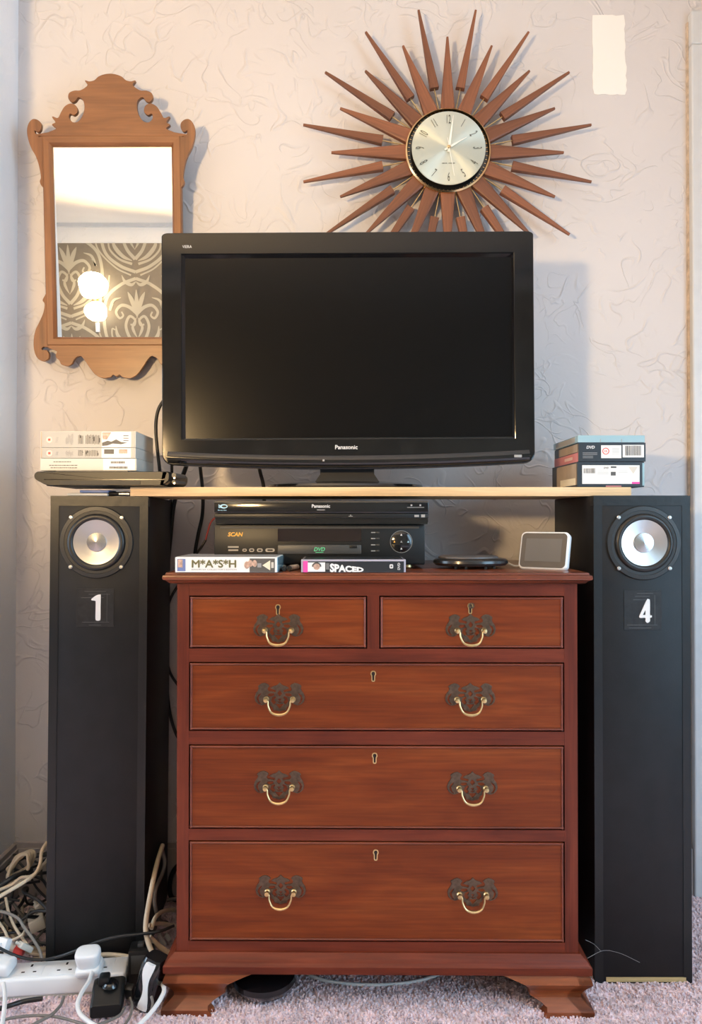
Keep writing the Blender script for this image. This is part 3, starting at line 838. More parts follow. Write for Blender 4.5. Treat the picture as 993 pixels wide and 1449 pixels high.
def ring3(pts, y): return [rollM @ Vector((p[0], y, p[1])) for p in pts]
# shell of the set
MB().loft([ring3(tv_outline(0.0), 0.004), ring3(tv_outline(0.0), 0.030), ring3(tv_outline(0.012), 0.042), ring3([(cxm + (p[0] - cxm) * 0.8, czm + (p[1] - czm) * 0.75) for p in tv_outline()], 0.085)]).build('back_shell', M['tv_back'], tv)
# front bezel: frame with an opening
out = tv_outline(0.0); hole = [(sxL, szT), (sxR, szT), (sxR, szB), (sxL, szB)]
me = plate_mesh(out, (hole,), 0.012, 0.0022); me.transform(Matrix.Translation((0, 0.006, 0))); me.transform(rollM)
me.materials.append(M['tv'])
for p in me.polygons: p.use_smooth = False
link('bezel', me, tv)
# bulging glossy lower lip
mb = MB(); rings = []
for s in [k / 24 for k in range(25)]:
    x_ = xL + 0.010 + (xR - xL - 0.020) * s
    zb_ = zB + (zC - zB) * (1 - (2 * s - 1) ** 2) + 0.0015
    zt_ = zb_ + 0.024
    rings.append([rollM @ Vector((x_, -0.0055, zt_ + 0.002)), rollM @ Vector((x_, -0.0105, zt_ - 0.004)), rollM @ Vector((x_, -0.0115, (zt_ + zb_) / 2)), rollM @ Vector((x_, -0.009, zb_ + 0.004)), rollM @ Vector((x_, -0.004, zb_)), rollM @ Vector((x_, 0.004, zb_)), rollM @ Vector((x_, 0.004, zt_))])
mb.loft(rings).build('lower_lip', M['player_gloss'], tv, smooth=50)
# sloping inner frame and screen
e = 0.0075
ix0, ix1, iz0, iz1 = sxL + e, sxR - e * 0.6, szB + 0.004, szT - e
def strip(a, b, c, d, nm, m_):
    pts = [rollM @ Vector((a[0], -0.0058, a[1])), rollM @ Vector((b[0], -0.0058, b[1])), rollM @ Vector((c[0], 0.0035, c[1])), rollM @ Vector((d[0], 0.0035, d[1]))]
    back = [p + Vector((0, 0.003, 0)) for p in pts]
    MB().loft([pts, back]).build(nm, m_, tv, smooth=0)
strip((sxL, szT), (sxR, szT), (ix1, iz1), (ix0, iz1), 'inner_frame', M['tv_edge'])
strip((sxR, szB), (sxL, szB), (ix0, iz0), (ix1, iz0), 'inner_frame', M['tv_lip'])
strip((sxL, szB), (sxL, szT), (ix0, iz1), (ix0, iz0), 'inner_frame', M['tv_edge'])
strip((sxR, szT), (sxR, szB), (ix1, iz0), (ix1, iz1), 'inner_frame', M['tv_edge'])
MB().box(ix0 - 0.004, ix1 + 0.004, 0.0036, 0.0056, iz0 - 0.003, iz1 + 0.004, M=rollM).build('screen', M['screen'], tv, smooth=0)
p = tvp(490, 633); o = put_text('Panasonic', 0.0085, (p[0], -0.0066, p[1]), M['logo'], tv, name='maker_lettering', bold=0.02)
p = tvp(265.5, 350.5); put_text('VIERA', 0.0062, (p[0], -0.0066, p[1]), M['logo'], tv, name='series_lettering', xs=0.85)
p = tvp(731, 646); MB().box(p[0] - 0.008, p[0] + 0.008, -0.0130, -0.0100, p[1] - 0.0028, p[1] + 0.0028, bev=0.0008).build('badge', M['print_grey'], tv)
p = tvp(458, 652); MB().box(p[0] - 0.002, p[0] + 0.002, -0.0122, -0.0105, p[1] - 0.002, p[1] + 0.002).build('standby_light', M['print_grey'], tv, smooth=0)
# stand
nx0, nz_ = tvp(452, 684); nx1, _ = tvp(530, 684)
MB().loft([[Vector((nx0 - 0.012, 0.03, 0.012)), Vector((nx1 + 0.012, 0.03, 0.012)), Vector((nx1 + 0.012, 0.085, 0.012)), Vector((nx0 - 0.012, 0.085, 0.012))],
           [Vector((nx0, 0.034, 0.030)), Vector((nx1, 0.034, 0.030)), Vector((nx1, 0.075, 0.030)), Vector((nx0, 0.075, 0.030))],
           [Vector((nx0, 0.034, 0.080)), Vector((nx1, 0.034, 0.080)), Vector((nx1, 0.075, 0.080)), Vector((nx0, 0.075, 0.080))]]).build('neck', M['tv_back'], tv)
bw = (tvp(605, 688)[0] - tvp(371, 688)[0]) / 2; bx = (tvp(605, 688)[0] + tvp(371, 688)[0]) / 2
MB().lathe([(0, 0.0006), (bw - 0.004, 0.0006), (bw, 0.004), (bw - 0.003, 0.0090), (bw * 0.75, 0.0135), (bw * 0.4, 0.0180), (0, 0.0190)], (bx, 0.095, 0), 'z', 64, sy=0.58).build('base', M['player_gloss'], tv)
p = tvp(756, 381); MB().tube([(p[0] - 0.03, 0.036, p[1] + 0.016), (p[0], 0.036, p[1])], 0.0030, smooth=False).build('aerial_plug', M['tv_back'], tv)

# ------------------------------------------------------------------ chest of drawers
CHY = 1.475; CK = F / CHY
CTOP = 0.836
cho = W(533, 1000, CHY)
ch = thing('chest_of_drawers', (cho.x, CHY, 0), 'mahogany chest of five drawers with brass batwing pulls between the speakers', 'chest', rot=(0, 0, R(-0.5)))
def cp(px, py):
    p = W(px, py, CHY); return (p.x - cho.x, p.z)
cw = 0.384; DEP = 0.42
rows = [(843, 918), (937, 1035), (1054, 1174), (1190, 1333)]
zr = [(cp(533, a)[1], cp(533, b)[1]) for a, b in rows]
xin0, xin1 = cp(267, 900)[0], cp(797.5, 900)[0]
xm0, xm1 = cp(519.5, 900)[0], cp(536.5, 900)[0]
zb, zt = cp(533, 1347)[1], CTOP - 0.022
zb0 = cp(533, 1371)[1]
cc = MB()
cc.box(-cw, xin0, 0, 0.03, zb, zt); cc.box(xin1, cw, 0, 0.03, zb, zt)
cc.box(-cw, -cw + 0.018, 0.03, DEP, zb, zt); cc.box(cw - 0.018, cw, 0.03, DEP, zb, zt)
cc.box(-cw, cw, DEP - 0.012, DEP, zb, zt)
cc.build('carcass', M['mahogany_dark'], ch, smooth=0)
MB().box(-cw + 0.002, cw - 0.002, 0.004, DEP - 0.004, zb0 + 0.003, zb0 + 0.015).build('bottom_board', M['gap'], ch, smooth=0)
rl = [(zr[0][0], zt), (zr[1][0], zr[0][1]), (zr[2][0], zr[1][1]), (zr[3][0], zr[2][1]), (zb, zr[3][1])]
for a, b in rl:
    MB().box(xin0, xin1, 0.0004, 0.05, a, b).build('rail', M['mahogany_rail'], ch, smooth=0)
MB().box(xm0, xm1, 0.0004, 0.05, zr[0][1], zr[0][0]).build('divider', M['mahogany_dark'], ch, smooth=0)
MB().box(xin0 - 0.004, xin1 + 0.004, 0.052, 0.060, zb, zt).build('interior', M['gap'], ch, smooth=0)
# top with a thumb-moulded edge
def moulded(x0, x1, y0, y1, prof):
    """prof: (outset, z) rising; front and side edges moulded"""
    rings = []
    for o_, z_ in prof:
        rings.append([Vector((x0 - o_, y0 - o_, z_)), Vector((x1 + o_, y0 - o_, z_)), Vector((x1 + o_, y1, z_)), Vector((x0 - o_, y1, z_))])
    return MB().loft(rings)
ov = 0.0225
moulded(-cw, cw, 0, DEP + 0.01, [(0.006, zt), (0.012, zt + 0.001), (0.016, zt + 0.005), (0.0185, zt + 0.007), (ov, zt + 0.0085), (ov + 0.001, zt + 0.012), (ov, zt + 0.0165), (ov - 0.004, zt + 0.0180), (ov - 0.005, zt + 0.0215), (ov - 0.007, CTOP)]).build('top', M['mahogany_top'], ch, smooth=40)
zb0 = cp(533, 1371)[1]
moulded(-cw, cw, 0, DEP, [(0.020, zb0), (0.021, zb0 + 0.004), (0.021, zb0 + 0.014), (0.0165, zb0 + 0.0175), (0.015, zb0 + 0.021), (0.010, zb0 + 0.026), (0.003, zb)]).build('base_moulding', M['mahogany_rail'], ch, smooth=40)
# ogee bracket feet
def foot(sx, front):
    mb = MB()
    H = zb0; N_ = 14
    prof = lambda s: 0.016 + 0.007 * math.sin(PI * min(1, max(0, (s - 0.38) / 0.62))) - 0.014 * math.sin(PI * min(1, max(0, (0.78 - s) / 0.62))) + (0.008 if s < 0.16 else 0.008 * max(0, 1 - (s - 0.16) / 0.2))
    inner = lambda s: 0.098 - 0.006 * math.sin(PI * min(1, s / 0.3)) - 0.014 * math.sin(PI * min(1, max(0, (s - 0.12) / 0.3))) + 0.070 * max(0, (s - 0.45) / 0.55) ** 1.7 + (0.0)
    for which in ('front', 'side'):
        rings = []
        for k in range(N_ + 1):
            s = k / N_; z_ = H * s; o_ = prof(s); il = inner(s) if which == 'front' else inner(s) * 0.9
            xo = cw + o_
            if front:
                yo = -o_
                if which == 'front': q = [(xo, yo), (xo - il, yo), (xo - il, yo + 0.026), (xo, yo + 0.026)]
                else: q = [(xo, yo), (xo - 0.026, yo), (xo - 0.026, yo + il), (xo, yo + il)]
            else:
                yo = DEP
                if which == 'front': q = [(xo, yo), (xo - il, yo), (xo - il, yo - 0.02), (xo, yo - 0.02)]
                else: q = [(xo, yo), (xo - 0.026, yo), (xo - 0.026, yo - il), (xo, yo - il)]
            rings.append([Vector((sx * a, b, z_)) for a, b in q])
        mb.loft(rings)
    return mb.build('foot', M['foot'], ch, smooth=40)
M['foot'] = wood('mahogany_foot', srgb(104, 46, 20), srgb(142, 70, 34), srgb(164, 92, 50), axis='x', rough=0.38, coat=0.2)
for sx in (-1, 1):
    for fr in (True, False): foot(sx, fr)

# batwing pull, drawn once
def bw_pt(a, b): return ((a - 447) / 8.05 / CK, -(b - 1140) / 8.05 / CK)
bw_half = [(447, 985), (468, 1008), (492, 1022), (516, 1026), (551, 1048), (524, 1060), (498, 1064), (484, 1082), (500, 1098), (530, 1088), (570, 1086), (590, 1068), (582, 1042), (566, 1024), (586, 1004), (618, 990), (652, 997), (688, 1018), (694, 1034), (680, 1042), (694, 1080), (718, 1110), (731, 1156), (722, 1198), (694, 1226), (654, 1242), (610, 1228), (584, 1196), (560, 1206), (552, 1246), (524, 1264), (516, 1296), (480, 1300), (447, 1312)]
bw_out = [bw_pt(a, b) for a, b in bw_half] + [bw_pt(894 - a, b) for a, b in bw_half[::-1][1:-1]]
holes = []
for hp in ([(520, 1112), (560, 1112), (578, 1130), (548, 1140), (520, 1132)], [(500, 1150), (526, 1162), (536, 1194), (512, 1218), (492, 1200), (508, 1180), (494, 1166)], [(660, 1120), (690, 1140), (700, 1170), (684, 1204), (652, 1216), (676, 1190), (682, 1160), (668, 1140)]):
    holes.append([bw_pt(a, b) for a, b in hp]); holes.append([bw_pt(894 - a, b) for a, b in hp][::-1])
holes.append([bw_pt(a, b) for a, b in ((447, 1080), (468, 1108), (447, 1132), (426, 1108))])
holes.append([bw_pt(a, b) for a, b in ((447, 1148), (462, 1168), (447, 1190), (432, 1168))])
holes.append([bw_pt(a, b) for a, b in ((447, 1222), (470, 1206), (482, 1226), (447, 1266), (412, 1226), (424, 1206))])
def grow(h, k=1.5):
    cx_ = sum(p[0] for p in h) / len(h); cz_ = sum(p[1] for p in h) / len(h)
    return [(cx_ + (p[0] - cx_) * k, cz_ + (p[1] - cz_) * k) for p in h]
holes = [grow(h) for h in holes]
plate_me = plate_mesh(bw_out, holes, 0.0018, 0.0003); plate_me.materials.append(M['old_brass'])
post_me = MB().lathe([(0.0052, 0.0), (0.0056, 0.003), (0.0040, 0.005), (0.0048, 0.009), (0.0042, 0.0125), (0, 0.0135)], axis='y', seg=16).mesh('post', M['brass'])
px_, pz_ = bw_pt(598, 1172)
bail_pts = [(-px_, -0.009, pz_), (-px_ + 0.004, -0.0095, pz_ - 0.003), (-px_ + 0.005, -0.011, pz_ - 0.012), (-px_ + 0.0115, -0.0125, pz_ - 0.0235), (0, -0.0135, pz_ - 0.0275), (px_ - 0.0115, -0.0125, pz_ - 0.0235), (px_ - 0.005, -0.011, pz_ - 0.012), (px_ - 0.004, -0.0095, pz_ - 0.003), (px_, -0.009, pz_)]
bail_me = MB().tube(bail_pts, lambda t: 0.0016 + 0.0013 * math.exp(-((t - 0.5) / 0.13) ** 2), seg=10, n=6).mesh('bail_handle', M['brass'])
esc_out = sm2([(-0.003, -0.0095), (0.003, -0.0095), (0.0038, 0.0), (0.0055, 0.004), (0.0040, 0.0090), (0, 0.0105), (-0.0040, 0.0090), (-0.0055, 0.004), (-0.0038, 0.0)], 4)
esc_in = sm2([(-0.0014, -0.0078), (0.0014, -0.0078), (0.0020, 0.0005), (0.0034, 0.0045), (0.0024, 0.0078), (0, 0.0086), (-0.0024, 0.0078), (-0.0034, 0.0045), (-0.0020, 0.0005)], 4)
esc_me = plate_mesh(esc_out, (esc_in,), 0.0016); esc_me.materials.append(M['brass'])
keyhole_me = MB().prism(esc_in, -0.0006, 0).mesh('keyhole', M['gap'], 0)
def drawer(x0, x1, z0, z1, pulls, key, lab=None):
    g = 0.0024; b_ = 0.0044
    d = MB().box(x0 + g, x1 - g, 0.0012, 0.045, z0 + g, z1 - g).build('drawer', M['mahogany'], ch, smooth=0)
    x0 += g; x1 -= g; z0 += g; z1 -= g
    bd = MB()
    def half_round(p, q, hz):
        n_ = 6; rings = []
        for e_ in (p, q):
            ring = []
            for k in range(n_ + 1):
                a = PI * k / n_
                off = -math.cos(a) * b_ / 2; yy = 0.0012 - math.sin(a) * 0.0032
                ring.append(Vector((e_[0] + (0 if hz else off), yy, e_[1] + (off if hz else 0))))
            rings.append(ring)
        bd.loft(rings)
    h = b_ / 2
    half_round((x0, z0 + h), (x1, z0 + h), True); half_round((x0, z1 - h), (x1, z1 - h), True)
    half_round((x0 + h, z0), (x0 + h, z1), False); half_round((x1 - h, z0), (x1 - h, z1), False)
    bd.build('cock_bead', M['mahogany_bead'], d, smooth=60)
    for (px, py) in pulls:
        cx_, cz_ = cp(px, py)
        o = link('pull_plate', plate_me, d); o.location = (cx_, 0.0012, cz_)
        for s in (-1, 1):
            o = link('post', post_me, d); o.location = (cx_ + s * px_, -0.0004, cz_ + pz_)
        o = link('bail_handle', bail_me, d); o.location = (cx_, 0.0, cz_); o.rotation_euler = (R(-3), 0, 0)
    kx, kz = cp(*key)
    o = link('escutcheon', esc_me, d); o.location = (kx, 0.0013, kz)
    o = link('keyhole', keyhole_me, d); o.location = (kx, 0.0012, kz)
    return d
drawer(xin0, xm0, zr[0][1], zr[0][0], [(393.5, 888)], (393, 863))
dR = drawer(xm1, xin1, zr[0][1], zr[0][0], [(665.5, 888)], (665, 861))
kx, kz = cp(665.5, 861)
MB().tube([(kx, 0.0, kz + 0.004), (kx, -0.012, kz + 0.004)], 0.0022).tube([(kx + 0.0045 * math.cos(a), -0.013, kz + 0.007 + 0.0045 * math.sin(a)) for a in [2 * PI * k / 10 for k in range(10)]], 0.0012, closed=True, n=2).build('key', M['old_brass'], dR)
drawer(xin0, xin1, zr[1][1], zr[1][0], [(395.5, 985.5), (665, 985.5)], (528, 957))
drawer(xin0, xin1, zr[2][1], zr[2][0], [(394.5, 1110), (668, 1111)], (530, 1073))
drawer(xin0, xin1, zr[3][1], zr[3][0], [(397, 1258), (668.5, 1261)], (531.5, 1210))

# ------------------------------------------------------------------ players on the chest
# older disc player
PY = 1.56
x0, x1 = W(303, 760, PY).x, W(601, 760, PY).x
z1 = W(400, 742, PY).z; zf = W(400, 798, PY).z
dp = thing('disc_player', ((x0 + x1) / 2, PY, CTOP), 'thick black disc player with orange lettering, lower of the two stacked players', 'disc player')
hw = (x1 - x0) / 2; H1 = z1 - CTOP; H0 = zf - CTOP
def pq(px, py, Y=PY, o=dp):
    p = W(px, py, Y); return (p.x - o.location.x, p.z - o.location.z)
MB().box(-hw, hw, 0.006, 0.30, H0 - 0.002, H1, bev=0.002).build('case', M['player'], dp)
MB().box(-hw, hw, 0, 0.0065, H0, H1 - 0.0005, bev=0.0015).build('front_panel', M['player'], dp)
MB().box(-hw + 0.012, hw - 0.012, -0.0016, 0.001, pq(0, 748)[1], pq(0, 745)[1]).build('trim_line', M['player_edge'], dp, smooth=0)
a = pq(393, 766); b = pq(511, 748); MB().box(a[0], b[0], -0.0015, 0.002, a[1], b[1]).build('display_window', M['smoke'], dp, smooth=0)
a = pq(393, 784); b = pq(511, 771); tr_ = MB().box(a[0], b[0], -0.004, 0.002, a[1], b[1], bev=0.0015).build('disc_tray', M['player_edge'], dp)
c = pq(452, 777); put_text('DVD', 0.0075, (c[0], -0.0042, c[1]), M['green'], dp, name='disc_lettering', bold=0.02, shear=0.25)
c = pq(452, 781.5); MB().box(c[0] - 0.008, c[0] + 0.008, -0.0042, -0.0038, c[1] - 0.0006, c[1] + 0.0006).build('disc_lettering_line', M['green'], dp, smooth=0)
c = pq(500, 773.5); MB().box(c[0] - 0.0075, c[0] + 0.0075, -0.0055, -0.003, c[1] - 0.0028, c[1] + 0.0028, bev=0.0006).build('button', M['player'], dp)
c = pq(333, 756); put_text('SCAN', 0.0080, (c[0], -0.0003, c[1]), M['orange'], dp, name='maker_lettering', bold=0.03, shear=0.2)
for (px, py, w_, h_) in ((330, 774, 15, 2.2), (330, 778.5, 14, 2.2), (346, 778.5, 6, 4), (356, 778.5, 7, 5), (367.5, 778.5, 8, 5), (382, 778.5, 13, 5)):
    c = pq(px, py); pr = MB()
    if w_ < 14 and w_ > 5 and h_ > 3:
        k_ = 1 / F * PY
        me_ = plate_mesh(rrect(-w_ * k_ / 2, w_ * k_ / 2, -h_ * k_ / 2, h_ * k_ / 2, h_ * k_ * 0.45), (rrect(-w_ * k_ * .3, w_ * k_ * .3, -h_ * k_ * .22, h_ * k_ * .22, h_ * k_ * .2),), 0.0005)
        me_.materials.append(M['print_tan']); o = link('format_logo', me_, dp); o.location = (c[0], 0, c[1])
    else:
        k_ = PY / F; MB().box(c[0] - w_ * k_ / 2, c[0] + w_ * k_ / 2, -0.0004, 0.0005, c[1] - h_ * k_ / 2, c[1] + h_ * k_ / 2).build('format_logo', M['print_tan'], dp, smooth=0)
for py in (753.5, 762, 771, 779.5):
    c = pq(528, py); MB().box(c[0] - 0.0045, c[0] + 0.0045, -0.0004, 0.0004, c[1] - 0.0010, c[1] + 0.0010).build('button_print', M['print_grey'], dp, smooth=0)
    c = pq(534.5, py); MB().box(c[0] - 0.0030, c[0] + 0.0030, -0.0020, 0.001, c[1] - 0.0014, c[1] + 0.0014, bev=0.0005).build('button', M['player_edge'], dp)
c = pq(567.5, 766.5)
cd = MB().lathe([(0, 0.0045), (0.0195, 0.0042), (0.0212, 0.0030), (0.0218, 0.0), (0.0, 0.0)], (c[0], 0, c[1]), 'y', 48).build('control_dial', M['player_gloss'], dp)
MB().lathe([(0.0219, 0.0), (0.0219, 0.0022), (0.0227, 0.0022), (0.0227, 0.0)], (c[0], 0, c[1]), 'y', 48, ring=True).build('dial_rim', M['print_grey'], cd)
for dx, dz, m_ in ((-0.014, 0, 'orange'), (0.014, 0, 'bluelogo'), (0, 0.014, 'logo'), (0, -0.014, 'logo'), (0, 0, 'print_grey')):
    MB().prism([(c[0] + dx - 0.0022, c[1] + dz - 0.0016), (c[0] + dx + 0.0022, c[1] + dz - 0.0016), (c[0] + dx, c[1] + dz + 0.0022)], -0.0050, -0.0040).build('dial_mark', M[m_], cd, smooth=0)
for fx in (-hw + 0.03, hw - 0.035):
    for fy in (0.03, 0.26):
        MB().lathe([(0.012, 0.0003), (0.014, 0.003), (0.013, H0), (0, H0)], (fx, fy, 0), 'z', 18).build('foot', M['brass'] if fy < .1 else M['player'], dp)
# slim player on top
BY = 1.54
x0, x1 = W(303, 720, BY).x, W(606.5, 720, BY).x
z1b = W(400, 708.5, BY).z; z0b = z1 + 0.0004
bp_ = thing('disc_player', ((x0 + x1) / 2, BY, z0b), 'slim gloss black disc player, upper of the two stacked players', 'disc player')
hw = (x1 - x0) / 2; HB = z1b - z0b
def pb(px, py): return pq(px, py, BY, bp_)
MB().box(-hw, hw, 0.010, 0.24, 0.003, HB, bev=0.002).build('case', M['player'], bp_)
zs = pb(0, 726)[1]
MB().box(-hw, hw, 0, 0.012, zs, HB - 0.001, bev=0.0015).build('flap', M['player_gloss'], bp_)
MB().box(-hw + 0.0005, hw - 0.0005, -0.0008, 0.006, HB - 0.0035, HB - 0.0012).build('flap_edge', M['player_edge'], bp_, smooth=0)
MB().box(-hw, hw, 0.001, 0.012, pb(0, 733)[1], zs - 0.0012, bev=0.001).build('lower_panel', M['player'], bp_)
MB().box(-hw + 0.002, hw - 0.002, 0.004, 0.2, 0.0004, pb(0, 733)[1]).build('plinth', M['tv_edge'], bp_, smooth=0)
c = pb(454, 716); put_text('Panasonic', 0.0066, (c[0], -0.0006, c[1]), M['logo'], bp_, name='maker_lettering', bold=0.02)
c = pb(454, 721.5); MB().box(c[0] - 0.008, c[0] + 0.008, -0.0006, 0, c[1] - 0.0007, c[1] + 0.0007).build('model_print', M['print_grey'], bp_, smooth=0)
c = pb(315, 716.5)
me_ = plate_mesh(circ(0.002, 0, 0.0078, 28, 1, 0.55), (circ(0.003, 0, 0.0050, 24, 1, 0.45),), 0.0005); me_.materials.append(M['bluelogo']); o = link('disc_logo', me_, bp_); o.location = (c[0], 0, c[1])
put_text('b', 0.0070, (c[0] - 0.0058, -0.0006, c[1] + 0.0005), M['bluelogo'], bp_, name='disc_logo', bold=0.03)
c = pb(314.5, 721.8); put_text('Blu-ray Disc', 0.0028, (c[0], -0.0006, c[1]), M['bluelogo'], bp_, name='disc_lettering', xs=0.9)
for (px, py, w_, h_) in ((496, 730.5, 6, .8), (496, 729, 1.6, 1.2), (582, 715, 2.4, 2.4), (594.5, 715, 2.4, 2.4), (588, 718, 24, .6), (589.5, 730, 6.5, 3), (598.5, 730, 5.5, 4)):
    c = pb(px, py); k_ = BY / F
    yy = -0.0005 if py < 726 else 0.0006
    MB().box(c[0] - w_ * k_ / 2, c[0] + w_ * k_ / 2, yy, yy + 0.0012, c[1] - h_ * k_ / 2, c[1] + h_ * k_ / 2).build('panel_print', M['print_grey'], bp_, smooth=0)

# ------------------------------------------------------------------ boxes of discs
def slab(o, x0, x1, y0, y1, z0, z1, m_, nm, bev=0.0, smooth=0):
    return MB().box(x0, x1, y0, y1, z0, z1, bev=bev).build(nm, m_, o, smooth=smooth)
# white boxed set at the left of the chest top
x0, x1 = W(247.5, 800, 1.455).x, W(392, 800, 1.455).x
t = thing('disc_box', ((x0 + x1) / 2, 1.455, CTOP), 'white boxed disc set with olive green spaced lettering on the chest', 'disc box', rot=(0, 0, R(-0.8)))
wd, hh = (x1 - x0) / 2, 0.0295
slab(t, -wd, wd, 0, 0.136, 0.0006, hh, M['white_card'], 'sleeve', 0.0006)
slab(t, wd - 0.0006, wd + 0.0012, 0.003, 0.133, 0.002, hh - 0.001, M['clear_blue'], 'end_daylight')  # pale blue end face: window daylight put into its colour
slab(t, -wd + 0.004, wd - 0.004, 0.004, 0.13, hh - 0.0004, hh + 0.0004, M['print_grey'], 'cover_print')
def mp(px): return (px - 319.5) / 745.0
put_text('M*A*S*H', 0.0140, (mp(302.5), -0.0008, 0.0170), M['olive'], t, width=0.0835, fat=0.00055)
put_text("SEASON SIX COLLECTOR'S EDITION", 0.0026, (mp(302.5), -0.0008, 0.0060), M['print_grey'], t, width=0.086)
slab(t, mp(250.5), mp(262), -0.0007, 0, 0.003, 0.026, M['bluebit'], 'spine_picture')
slab(t, mp(251.5), mp(258), -0.0011, 0, 0.010, 0.025, M['skin'], 'spine_portrait')
slab(t, mp(353), mp(388.5), -0.0007, 0, 0.001, 0.027, M['print_dark'], 'spine_panel')
for px in (349, 354, 360): MB().lathe([(0, 0.0012), (0.0045, 0.001), (0.005, 0)], (mp(px), 0, 0.0175 - 0.003 * (px % 2)), 'y', 14, sy=1.4).build('spine_portrait', M['skin'], t)
MB().prism([(mp(371), 0.014), (mp(382), 0.0235), (mp(382), 0.0045)], -0.0011, 0).build('spine_triangle', M['gold_tri'], t, smooth=0)
slab(t, mp(383.5), mp(387), -0.0011, 0, 0.009, 0.020, M['cream_card'], 'spine_logo')
slab(t, mp(364), mp(369.5), -0.0011, 0, 0.010, 0.018, M['print_grey'], 'spine_logo')
# dark boxed set with slanting white lettering
x0, x1 = W(426, 800, 1.455).x, W(574, 800, 1.455).x
t = thing('disc_box', ((x0 + x1) / 2, 1.455, CTOP), 'black and pink boxed disc set with slanting white lettering on the chest', 'disc box', rot=(0, 0, R(0.3)))
wd, hh = (x1 - x0) / 2, 0.0250
slab(t, -wd, wd, 0, 0.136, 0.0006, hh, M['lilac_case'], 'sleeve', 0.0008)
slab(t, -wd + 0.0035, wd - 0.0035, -0.0006, 0.001, 0.001, hh - 0.0035, M['black_card'], 'spine')
slab(t, -wd + 0.004, wd - 0.004, 0.004, 0.13, hh - 0.0004, hh + 0.0003, M['black_card'], 'cover_print')
def mp(px): return (px - 500) / 745.0
slab(t, mp(429), mp(435.5), -0.0010, 0, 0.001, hh - 0.003, M['pink'], 'pink_band')
slab(t, mp(435.5), mp(460), -0.0010, 0, 0.002, hh - 0.0055, M['white_card'], 'portrait_panel')
MB().lathe([(0, 0.0016), (0.006, 0.0014), (0.0064, 0)], (mp(448), 0, 0.0115), 'y', 18).build('portrait', M['skin'], t)
MB().tube([(mp(448) + 0.0075 * math.cos(R(a)), -0.0013, 0.0125 + 0.006 * math.sin(R(a))) for a in range(-10, 200, 20)], 0.0013, n=2).build('portrait_hair', M['print_dark'], t)
me_ = text_mesh('SPACED', 0.0150, bold=0.03, xs=1.0)
xa = min(v.co.x for v in me_.vertices); xb = max(v.co.x for v in me_.vertices)
for v in me_.vertices:
    s = (v.co.x - xa) / (xb - xa); v.co.z = (v.co.z + 0.0075) * (1 - 0.55 * s)
    v.co.x = xa + (xb - xa) * s
k_ = (mp(514) - mp(467)) / (xb - xa); me_.transform(Matrix.Diagonal((k_, 1, 1, 1)))
me_ = fatten(me_, 0.0004); me_.materials.append(M['white_card']); o = link('lettering', me_, t); o.location = ((mp(467) + mp(514)) / 2, -0.0010, 0.0022)
put_text('DVD', 0.0045, (mp(564), -0.0010, 0.012), M['logo'], t, bold=0.03).rotation_euler = (0, R(-90), 0)
me_ = plate_mesh(rrect(-0.0035, 0.0035, -0.004, 0.004, 0.0022), (circ(0, 0, 0.0015, 12),), 0.0004); me_.materials.append(M['logo']); o = link('channel_logo', me_, t); o.location = (mp(553.5), -0.0007, 0.012)
for k in range(3): slab(t, mp(461.5 + 1.6 * k), mp(462.3 + 1.6 * k), -0.0010, 0, 0.006, 0.018, M['print_grey'], 'small_print')
# two little batteries between the boxes
for k, (px, py, m_, lb) in enumerate(((402, 804.5, 'steel', 'small silver battery lying beside the white disc box'), (409.5, 803, 'brown_edge', 'small brownish battery between the two disc boxes'))):
    Yb = 1.49 + 0.012 * k; p = W(px, py, Yb)
    t = thing('battery', (p.x, Yb, CTOP), lb, 'battery', rot=(0, 0, R(6 - 22 * k)), group='batteries on the chest')
    MB().lathe([(0.0050, 0), (0.0052, 0.0006), (0.0052, -0.0435), (0.0, -0.044)], (0, 0, 0.0058), 'y', 18).build('body', M[m_], t)
    MB().lathe([(0.0050, 0.0), (0.0036, 0.0008), (0.0026, 0.0002), (0.0018, 0.0016), (0, 0.0016)], (0, -0.0001, 0.0058), 'y', 18).build('end_cap', M['player_edge'], t)

# portable player and the pile of boxes on the left speaker
DY = 1.562
x0, x1 = W(47, 676, DY).x, W(240, 676, DY).x
zb_, zt_ = SHT + 0.0012, W(100, 667, DY).z
t = thing('portable_player', ((x0 + x1) / 2, DY, zb_), 'flat black portable player lying on the left end of the board under disc boxes', 'portable player')
wd, hh = (x1 - x0) / 2, zt_ - zb_
prof = [(-wd, hh * 0.72), (-wd + 0.004, hh * 0.95), (-wd + 0.014, hh), (-wd + 0.026, hh), (wd - 0.024, hh), (wd - 0.012, hh), (wd - 0.001, hh * 0.93), (wd, hh * 0.55), (wd - 0.004, hh * 0.25), (wd - 0.018, 0.0), (wd - 0.03, 0.0), (-wd + 0.044, 0.0), (-wd + 0.032, 0.0), (-wd + 0.022, hh * 0.10), (-wd + 0.004, hh * 0.42)]
prof = sm2(prof, 3)
MB().loft([[Vector((p[0] * 0.985, 0.0, hh * .5 + (p[1] - hh * .5) * 0.9)) for p in prof], [Vector((p[0], 0.005, p[1])) for p in prof], [Vector((p[0], 0.17, p[1])) for p in prof], [Vector((p[0] * 0.98, 0.175, hh * .5 + (p[1] - hh * .5) * 0.9)) for p in prof]]).build('body', M['player'], t)
slab(t, -wd + 0.022, wd - 0.010, -0.0012, 0.004, hh * 0.40, hh * 0.46, M['tv_edge'], 'seam')
slab(t, -wd + 0.055, wd - 0.060, -0.0014, 0.004, hh * 0.10, hh * 0.34, M['tv_back'], 'front_slot')
slab(t, -wd + 0.045, wd - 0.085, 0.002, 0.012, hh - 0.001, hh + 0.0018, M['player_edge'], 'lid_strip', 0.0006)
